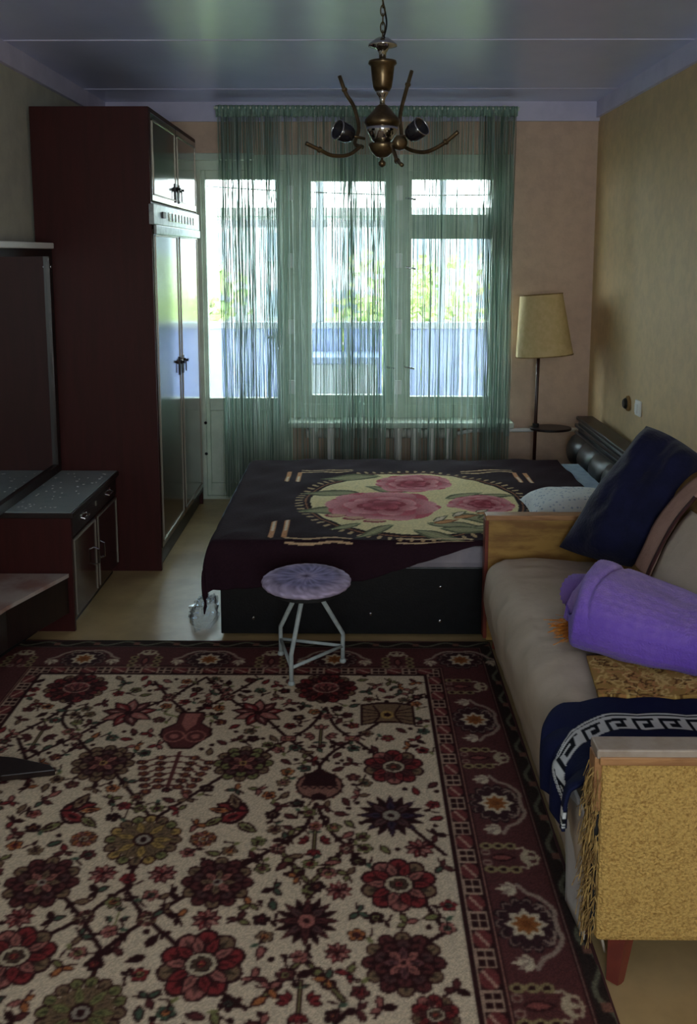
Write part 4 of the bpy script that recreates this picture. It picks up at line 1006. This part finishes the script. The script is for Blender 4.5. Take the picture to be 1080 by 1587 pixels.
# ------------------------------------------------------------------ floor lamp
def lamp():
    x, y = 1.088, 5.42
    t = thing('floor_lamp', 'floor lamp with cream cloth shade and small round tray behind the bed', 'lamp', (x, y, 0))
    obj('base', MB().lathe([(.14, 0), (.145, .012), (.12, .022), (.03, .03), (.012, .05)], x, y, 32), M['poledark'], t, smooth=True)
    obj('pole', MB().tube([(x, y, .04), (x + .004, y, .6), (x + .014, y, 1.24)], .0105, 12), M['poledark'], t, smooth=True)
    tr = obj('tray', MB().prism([(x + .09 + .125 * math.cos(a), y - .03 + .1 * math.sin(a)) for a in np.linspace(0, 2 * math.pi, 29)[:-1]], .508, .523), M['darkwood'], t, bevel=.004)
    obj('tray_rim', MB().lathe([(.018, .50), (.02, .54)], x + .005, y, 14), M['blackmetal'], tr)
    # slightly tilted shade
    ax = Vector((-.07, .05, 1)).normalized(); og = Vector((x + .045, y, .954))
    sh = MB(); N = 40; P = []
    a1 = ax.orthogonal().normalized(); a2 = ax.cross(a1)
    for k in range(N):
        an = 2 * math.pi * k / N
        P.append([tuple(og + ax * z + (a1 * math.cos(an) + a2 * math.sin(an)) * r) for r, z in ((.170, 0), (.1695, .004), (.126, .366), (.1255, .37))])
    obj('lamp_shade', sh.grid(P, closed_u=True), M['shade'], t, smooth=True, solid=.003)
    w_ = MB()
    for z, r in ((.002, .170), (.368, .126)):
        w_.tube([og + ax * z + (a1 * math.cos(2 * math.pi * k / N) + a2 * math.sin(2 * math.pi * k / N)) * r for k in range(N + 1)], .003, 6)
    for k in range(3): w_.tube([og + ax * .30, og + ax * .368 + (a1 * math.cos(2.1 * k) + a2 * math.sin(2.1 * k)) * .126], .002, 6)
    obj('shade_wire', w_, M['tan'], t)
    obj('bulb_holder', MB().tube([og + ax * .2 - Vector((.02, 0, 0)), og + ax * .31], .018, 12), M['bakelite'], t)
lamp()

def switches():
    t = thing('wall_socket', 'round dark wall socket beside the white switch', 'socket', (RX, 4.78, .77))
    obj('plate', MB().lathe([(.042, 0), (.04, .01), (.03, .016)], 0, 0, 24, axis=(-1, 0, 0), org=(RX, 4.78, .77)), M['tan'], t)
    obj('socket_cup', MB().lathe([(.03, .014), (.03, .02), (.022, .03)], 0, 0, 20, axis=(-1, 0, 0), org=(RX, 4.78, .77)), M['blackmetal'], t)
    s = thing('light_switch', 'white square light switch on the tan wall', 'switch', (RX, 4.60, .775))
    obj('plate', bx(RX - .012, RX, 4.56, 4.64, .735, .815), M['white'], s, bevel=.004)
    obj('rocker', bx(RX - .02, RX - .012, 4.58, 4.62, .75, .80), M['white'], s, bevel=.003)
switches()

# ------------------------------------------------------------------ chandelier
def chandelier():
    cx, cy = .083, 3.0
    t = thing('chandelier', 'aged brass chandelier with bare curved arms hanging on a chain', 'chandelier', (cx, cy, 1.84))
    P = lambda x, y, dy=0: (lambda q: (q[0], q[1], q[2]))(ony(x, y, cy + dy))
    obj('canopy', MB().lathe([(.05, CZ - .001), (.05, CZ - .02), (.02, CZ - .04), (.008, CZ - .05)], cx, cy, 24), M['brass'], t, smooth=True)
    z = CZ - .05; k = 0
    while z > 2.245:
        m = MB(); pts = []
        for a in range(17):
            an = 2 * math.pi * a / 16; u, v = .007 * math.cos(an), .017 * math.sin(an)
            pts.append((cx + (u if k % 2 else 0), cy + (0 if k % 2 else u), z - .015 + v))
        obj('chain_link', m.tube(pts, .0022, 6), M['brass'], t); z -= .0255; k += 1
    obj('cord', MB().tube(sm([(cx + .006, cy, CZ - .05), (cx - .004, cy + .006, 2.38), (cx + .012, cy, 2.29), (cx + .003, cy, 2.24)]), .003, 6), M['bakelite'], t)
    obj('upper_disc', MB().lathe([(.006, 2.245), (.02, 2.24), (.045, 2.222), (.046, 2.215), (.02, 2.208), (.012, 2.195), (.01, 2.165)], cx, cy, 28), M['chrome'], t, smooth=True)
    obj('cup', MB().lathe([(.012, 2.172), (.044, 2.170), (.046, 2.162), (.038, 2.155), (.034, 2.115), (.03, 2.09), (.024, 2.078)], cx, cy, 28), M['brass'], t, smooth=True)
    obj('neck', MB().lathe([(.022, 2.08), (.018, 2.068), (.012, 2.06), (.008, 2.05), (.009, 2.035)], cx, cy, 20), M['chrome'], t, smooth=True)
    obj('body_dome', MB().lathe([(.008, 2.038), (.02, 2.03), (.04, 2.005), (.056, 1.99), (.058, 1.978), (.052, 1.966)], cx, cy, 32), M['brass'], t, smooth=True)
    obj('body_bowl', MB().lathe([(.052, 1.967), (.047, 1.95), (.034, 1.925), (.022, 1.915)], cx, cy, 32), M['chrome'], t, smooth=True)
    obj('lower_bowl', MB().lathe([(.02, 1.917), (.043, 1.914), (.044, 1.907), (.036, 1.888), (.02, 1.872), (.006, 1.868)], cx, cy, 28), M['brass'], t, smooth=True)
    obj('finial', MB().lathe([(.004, 1.87), (.004, 1.862), (.012, 1.855), (.011, 1.845), (.003, 1.839)], cx, cy, 16), M['brass'], t, smooth=True)
    arms = [[(560, 226, -.02), (540, 240, -.06), (515, 241, -.10), (495, 232, -.13), (474, 222, -.15)],
            [(620, 224, -.02), (640, 234, -.06), (662, 235, -.10), (688, 222, -.13), (710, 204, -.15)],
            [(562, 228, .02), (550, 222, .05), (556, 198, .08), (548, 165, .10), (536, 145, .11), (526, 118, .12)],
            [(614, 226, .02), (622, 212, .05), (620, 180, .08), (628, 145, .10), (638, 110, .12)],
            [(606, 222, -.03), (612, 240, -.08), (616, 250, -.12), (623, 256, -.16)]]
    for a in arms:
        q = [P(*v) for v in a]
        o = obj('arm', MB().tube(sm(q, 6), .0065, 8), M['brass'], t, smooth=True)
        d = (Vector(q[-1]) - Vector(q[-2])).normalized(); e = Vector(q[-1]) - d * .05
        obj('joint_ring', MB().lathe([(.006, -.006), (.0095, -.002), (.0095, .004), (.006, .008)], 0, 0, 12, axis=d, org=e), M['brass'], o)
    for x, y, d, hl in ((535, 206, (-.75, -.55, .25), (565, 215)), (643, 204, (.65, -.6, .45), (615, 212))):
        c = Vector(P(x, y, -.06)); s = obj('lamp_holder', MB().lathe([(.012, -.03), (.024, -.022), (.030, -.005), (.031, .03), (.026, .032), (.022, .01)], 0, 0, 20, axis=d, org=c), M['bakelite'], t, smooth=True)
        obj('holder_stem', MB().tube([P(*hl, -.02), c - Vector(d).normalized() * .025], .005, 8), M['brass'], t, smooth=True)
        az = Vector(d).normalized(); a1 = az.orthogonal().normalized(); a2 = az.cross(a1)
        obj('holder_ring', MB().tube([c + az * .03 + (a1 * math.cos(k * math.pi / 12) + a2 * math.sin(k * math.pi / 12)) * .031 for k in range(25)], .0022, 6), M['chrome'], s, smooth=True)
    c = Vector(P(618, 222, -.05)); obj('holder_cup', MB().lathe([(.01, -.02), (.02, -.012), (.024, .006), (.022, .02), (.01, .024)], 0, 0, 20, axis=(.3, -1, 0), org=c), M['brass'], t, smooth=True)
chandelier()

# ------------------------------------------------------------------ sofa and what lies on it
SY0, SY1 = 1.75, 3.462
def sofa():
    t = thing('sofa', 'old sofa with beige cover, yellow boucle arm and wooden trim', 'sofa', (.95, 2.6, 0))
    # seat cover: profile swept along Y
    prof = sm([(.545, 0, .035), (.515, 0, .15), (.495, 0, .27), (.505, 0, .345), (.545, 0, .392), (.62, 0, .405), (.80, 0, .402), (1.02, 0, .40)], 5)
    P = []
    ys = np.linspace(SY0 + .055, SY1 - .045, 130)
    for y in ys:
        row = []
        e = min((y - ys[0]) / .06, (ys[-1] - y) / .10, 1.0); e = max(e, 0); sh = math.sin(e * math.pi / 2)
        for q in prof:
            u = q.z / .4
            x, z = q.x + (1 - sh) * .05 * u, q.z - (1 - sh) * .055 * max(0, u)
            nz = noise.noise(Vector((x * 5, y * 3.5, z * 5))) * .014 + noise.noise(Vector((x * 14, y * 9, z * 12))) * .006 + max(0, noise.noise(Vector((x * 9 + 3, y * 22, z * 4)))) * .008
            row.append((x - nz * (1 if q.x < .56 else 0), y, max(.02, z + (nz if q.x >= .56 else 0))))
        P.append(row)
    obj('seat_cover', MB().grid(P), M['cover'], t, smooth=True, solid=-.004)
    obj('seat_box', bx(.58, 1.30, SY0 + .06, SY1 - .05, .10, .36), M['tan'], t)
    # reclined backrest
    bp = sm([(.985, 0, .39), (1.03, 0, .52), (1.10, 0, .66), (1.17, 0, .76), (1.24, 0, .785), (1.31, 0, .75), (1.34, 0, .6), (1.33, 0, .36)], 5); P = []
    for y in np.linspace(SY0 + .06, SY1 - .06, 40):
        e = min(1, (y - SY0 - .06) / .05 + .001, (SY1 - .06 - y) / .05 + .001); s = .85 + .15 * math.sin(e * math.pi / 2)
        P.append([(1.17 + (q.x - 1.17) * s, y, .4 + (q.z - .4) * s + noise.noise(Vector((q.x * 6, y * 4, q.z * 6))) * .006) for q in bp])
    obj('backrest', MB().grid(P), M['tan'], t, smooth=True)
    bc = sm([(.972, 0, .40), (1.012, 0, .525), (1.075, 0, .655), (1.125, 0, .715)], 6); P = []
    for y in np.linspace(SY0 + .08, 2.92, 40):
        P.append([(q.x - .006 + noise.noise(Vector((q.x * 8, y * 6, q.z * 8))) * .008, y, q.z) for q in bc])
    obj('backrest_cover', MB().grid(P), M['cover'], t, smooth=True, solid=.006)
    # arms
    def arm(y0, y1, near):
        zt = .545
        if near:
            a = obj('arm_panel', MB().box(.512, 1.40, y0, y1, .10, zt - .022), M['boucle'], t, bevel=.014)
            obj('arm_top', bx(.50, 1.40, y0 - .003, y1 + .003, zt - .022, zt), M['armgrey'], t, bevel=.004)
            obj('arm_edge', bx(.506, 1.40, y0 - .006, y0, zt - .034, zt - .016), M['armwood'], t, bevel=.002)
            fr = obj('arm_front', MB().box(.498, .514, y0 + .006, y1, .40, zt - .022), M['armwood'], t, bevel=.003)
            obj('arm_core', bx(.500, .513, y0 + .01, y1, .12, .40), M['black'], t)
            rnd = random.Random(8); m = MB()
            for k in range(420):
                z = rnd.uniform(.14, .50); y = rnd.uniform(y0 - .003, y1); L = rnd.uniform(.02, .07); x = .505 + rnd.uniform(-.012, .008)
                dx = rnd.uniform(-.022, .004)
                m.tube([(x, y, z), (x + dx * .7, y + rnd.uniform(-.012, .006), z - L * .4), (x + dx, y + rnd.uniform(-.014, .008), max(.03, z - L))], rnd.uniform(.0006, .0013), 3, cap=False)
            o = obj('frayed_threads', m, M['fringe'], t); o['kind'] = 'stuff'
        else:
            obj('arm_panel', bx(.516, 1.36, y0, y1, .04, zt - .012), M['armveneer'], t, bevel=.003)
            obj('arm_top', bx(.506, 1.36, y0 - .006, y1 + .006, zt - .012, zt + .008), M['armwood'], t, bevel=.003)
            obj('arm_front', bx(.504, .518, y0 - .004, y1 + .004, .05, zt - .012), M['legwood'], t, bevel=.002)
    arm(SY0, SY0 + .05, True); arm(SY1 - .045, SY1, False)
    for x in (.562, 1.28):
        for y, dy in ((SY0 + .03, -.02), (SY1 - .04, -.0)):
            m = MB(); m.tube([(x + .02, y + .01, .105), (x, y + dy + .0, .0)], [.03, .019], 4); obj('leg', m, M['legwood'], t)
    # loose corner of the cover hanging down
    P = []
    for i in range(16):
        u = i / 15; z = .36 - .34 * u
        P.append([(.50 + .012 * math.sin(u * 3) - .012 * v + (.03 * (u - .4) if u > .4 else 0), SY0 + .06 + .20 * v * (1 - .35 * u) + .045 * u, z + .03 * v * (1 - u)) for v in np.linspace(0, 1, 8)])
    obj('cover_tail', MB().grid(P), M['tail'], t, smooth=True, solid=.003)
    tw = obj('pink_throw', MB().grid([[(q.x - .014 + noise.noise(Vector((q.x * 8, y * 6, q.z * 8))) * .008, y, q.z + .004) for q in sm([(1.0, 0, .475), (1.02, 0, .53), (1.083, 0, .665), (1.16, 0, .765), (1.24, 0, .797), (1.32, 0, .76)], 5)] for y in np.linspace(2.93, 3.06, 10)]), M['pink'], smooth=True, solid=.006)
    tag(tw, 'dusty pink throw strip laid over the sofa backrest', 'throw')
    P = [[(q.x - .022, y, q.z + .004) for q in sm([(1.0, 0, .475), (1.02, 0, .53), (1.083, 0, .665), (1.15, 0, .757)], 6)] for y in np.linspace(2.915, 2.935, 3)]
    obj('dark_trim', MB().grid(P), M['maroon'], tw, smooth=True, solid=.005)
sofa()

def sofa_things():
    # navy pillow leaning in the far corner
    tag(obj('navy_pillow', pillow_mesh([(.775, 3.33, .455), (1.055, 3.12, .44), (1.255, 3.20, .83), (1.10, 3.38, .915)], .23, pinch=-.05, seed=7, wr=.03), M['navy'], smooth=True, loc=(.95, 3.25, .41)),
        'large navy plush pillow leaning in the far corner of the sofa', 'pillow')
    # purple knitted garment: thick folded roll
    P = []; cols = []
    nu, nv = 240, 130
    a0, a1 = Vector((.655, 2.62, .415)), Vector((1.00, 2.40, .415))
    ax = Vector((a1.x - a0.x, a1.y - a0.y, 0)).normalized(); pr = Vector((-ax.y, ax.x, 0))
    for i in range(nu):
        u = i / (nu - 1); row = []
        e = min(1, math.sin(min(1, u / .12) * math.pi / 2), math.sin(min(1, (1 - u) / .10) * math.pi / 2)); e = max(e, .02) ** .6
        c = a0 + (a1 - a0) * (u * 1.05)
        for j in range(nv):
            th = 2 * math.pi * j / nv; ca, sa = math.cos(th), math.sin(th)
            w_, h_ = (.185 + .02 * math.sin(u * 5)) * e, (.098 + .012 * math.sin(u * 4 + 1)) * e
            rx = w_ * (abs(ca) ** .8) * (1 if ca > 0 else -1); rz = h_ * (abs(sa) ** .75) * (1 if sa > 0 else -1)
            p = c + pr * rx + Vector((0, 0, h_ * 1.0 / max(e, .2) * .98 + rz))
            n_ = noise.noise(p * 6) * .018 + noise.noise(p * 14) * .007 + .0016 * math.sin(j * 2 * math.pi * 32 / nv) * (.6 + .4 * math.sin(u * 2 * math.pi * 55)) - .012 * math.exp(-((u - .22 - .05 * math.sin(th * 2)) / .02) ** 2) * max(0, sa)
            p += (pr * ca + Vector((0, 0, sa))) * n_ + ax * (-.03 * math.cos(th * 1.0 + .6) * (1 - u))
            p.z = max(p.z, .414); row.append(tuple(p))
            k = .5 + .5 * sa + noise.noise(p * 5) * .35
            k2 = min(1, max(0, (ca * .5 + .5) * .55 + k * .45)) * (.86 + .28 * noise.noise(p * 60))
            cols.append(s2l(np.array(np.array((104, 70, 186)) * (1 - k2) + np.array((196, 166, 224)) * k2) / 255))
        P.append(row + [row[0]])
    # caps by collapsed end rings
    Pn = [[r[j] for r in P] for j in range(nv)]
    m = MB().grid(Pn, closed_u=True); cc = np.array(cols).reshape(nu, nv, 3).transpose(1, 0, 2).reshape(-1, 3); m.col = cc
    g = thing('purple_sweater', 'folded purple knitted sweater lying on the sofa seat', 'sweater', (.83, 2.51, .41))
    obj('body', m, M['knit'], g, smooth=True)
    # ribbed cuff at the far end
    P = []; cols = []
    for i in range(10):
        u = i / 9; row = []
        for j in range(40):
            th = 2 * math.pi * j / 39; r = 1 + .05 * math.sin(th * 20)
            row.append((.70 + .07 * u + .045 * math.cos(th) * r, 2.80 - .10 * u + .02 * math.cos(th), .485 + .035 * u + .055 * math.sin(th) * r)); cols.append(s2l(np.array((140, 108, 190)) / 255.))
        P.append(row)
    m = MB().grid(P); m.col = np.array(cols); obj('cuff', m, M['knit'], g, smooth=True)
    # orange tuft
    rnd = random.Random(3); m = MB()
    for k in range(150):
        s = Vector((.675 + rnd.uniform(-.01, .03), 2.61 + rnd.gauss(0, .03), .418 + rnd.uniform(0, .02))); d = Vector((-rnd.uniform(.03, .09), rnd.gauss(0, .03), rnd.uniform(-.004, .012)))
        q = s + d; m.tube([s, s + d * .5 + Vector((0, 0, .008)), Vector((q.x, q.y, max(.416, q.z)))], rnd.uniform(.0008, .0018), 3, cap=False)
    o = tag(obj('orange_yarn_tuft', m, M['orange'], loc=(.65, 2.61, .41)), 'frayed orange yarn tuft sticking out beside the purple sweater', 'yarn'); 
    # gold patterned cloth
    xs = np.arange(.64, 1.06, .004); ys = np.arange(2.205, 2.44, .004)
    p = Painter(xs, ys, (176, 138, 76)); rn = random.Random(6)
    for k in range(260):
        x, y = rn.uniform(.65, 1.05), rn.uniform(2.21, 2.43); a = rn.uniform(0, 6)
        p.curve([(x, y), (x + .02 * math.cos(a), y + .02 * math.sin(a)), (x + .035 * math.cos(a + .8), y + .035 * math.sin(a + .8))], .006, rn.choice([(222, 190, 120), (110, 76, 40), (196, 140, 84), (214, 180, 110)]))
    cl = painted_grid('gold_cloth', xs, ys, lambda X, Y: (X + (Y - 2.3) * .12, Y - .02 * np.sin((X - .64) * 3), .418 + .004 * np.sin(X * 30) + .006 * np.clip((X - .7) / .2, 0, 1)), p, M['painted'], (.85, 2.32, .41))
    tag(cl, 'gold and brown patterned cloth with fringed edge under the purple sweater', 'cloth')
    md = cl.modifiers.new('thickness', 'SOLIDIFY'); md.thickness = .012; md.offset = 1
    m = MB()
    for k in range(170):
        x = .642 + .41 * k / 170; y = 2.206 - .02 * math.sin((x - .64) * 3); m.tube([(x, y, .424), (x + rn.uniform(-.004, .004), y - rn.uniform(.010, .02), .418)], .0011, 3, cap=False)
    o = obj('fringe', m, M['fringe'], cl); o['kind'] = 'stuff'
    # navy throw with key border by the near arm
    A = np.arange(-.17, .60, .003); B = np.arange(0, .37, .003)      # A: along x from the seat edge, B: from far edge towards the arm
    p = Painter(A, B, (26, 30, 62)); WH = (206, 206, 204); BK = (22, 24, 30)
    X, Y = p.X, p.Y
    # rounded-corner distance from the far edge
    ins = np.where(X < .10, Y - (.10 - X) ** 2 * 4.2, Y)
    p.c[ins > .076] = np.array(BK) / 255; p.c[(ins > .079) & (ins < .086)] = np.array(WH) / 255
    cell = .066; u = np.mod(X, cell) / cell; v = (ins - .090) / .066
    key = (v > 0) & (v < 1) & (((v < .18)) | ((u < .16)) | ((v > .82) & (u > .30)) | ((u > .84) & (v > .30)) | ((v > .34) & (v < .52) & (u > .30) & (u < 1.0) & False) | ((u > .32) & (u < .48) & (v > .36)) | ((v > .36) & (v < .52) & (u > .32) & (u < .70)))
    p.c[key] = np.array(WH) / 255; p.c[(ins > .158)] = np.array((26, 30, 58)) / 255
    def shp(X, Y):
        n = np.maximum(-X, 0); bend = .05 * (1 - np.exp(-n / .05))
        zz = .417 - np.where(n > 0, n - bend * .6, 0); zz = zz + np.clip((.10 - np.abs(X)) / .1, 0, 1) * -.012
        lift = np.clip((Y - .24) / .12, 0, 1) ** 2 * .03
        wv = .006 * np.sin(X * 26 + 2) * np.sin(Y * 18 + 1) + .012 * np.sin(Y * 30 + 1) * np.clip(n / .05, 0, 1)
        x = .535 + np.maximum(X, 0) - bend * .95 - .014 * np.clip(n / .06, 0, 1) - .02 * np.abs(np.sin(Y * 22)) * np.clip(n / .06, 0, 1)
        y = 2.19 - Y + .05 * np.clip(X / .5, 0, 1) * 0 - .10 * np.clip(n / .17, 0, 1) * (1 - Y / .37) + .008 * np.sin(X * 9)
        return x, np.maximum(y, 1.812), zz + lift + np.abs(wv)
    th = painted_grid('key_border_throw', A, B, shp, p, M['plush'], (.75, 2.0, .41))
    tag(th, 'navy throw with white Greek key border draped beside the near sofa arm', 'throw')
    md = th.modifiers.new('thickness', 'SOLIDIFY'); md.thickness = .008; md.offset = -1
sofa_things()
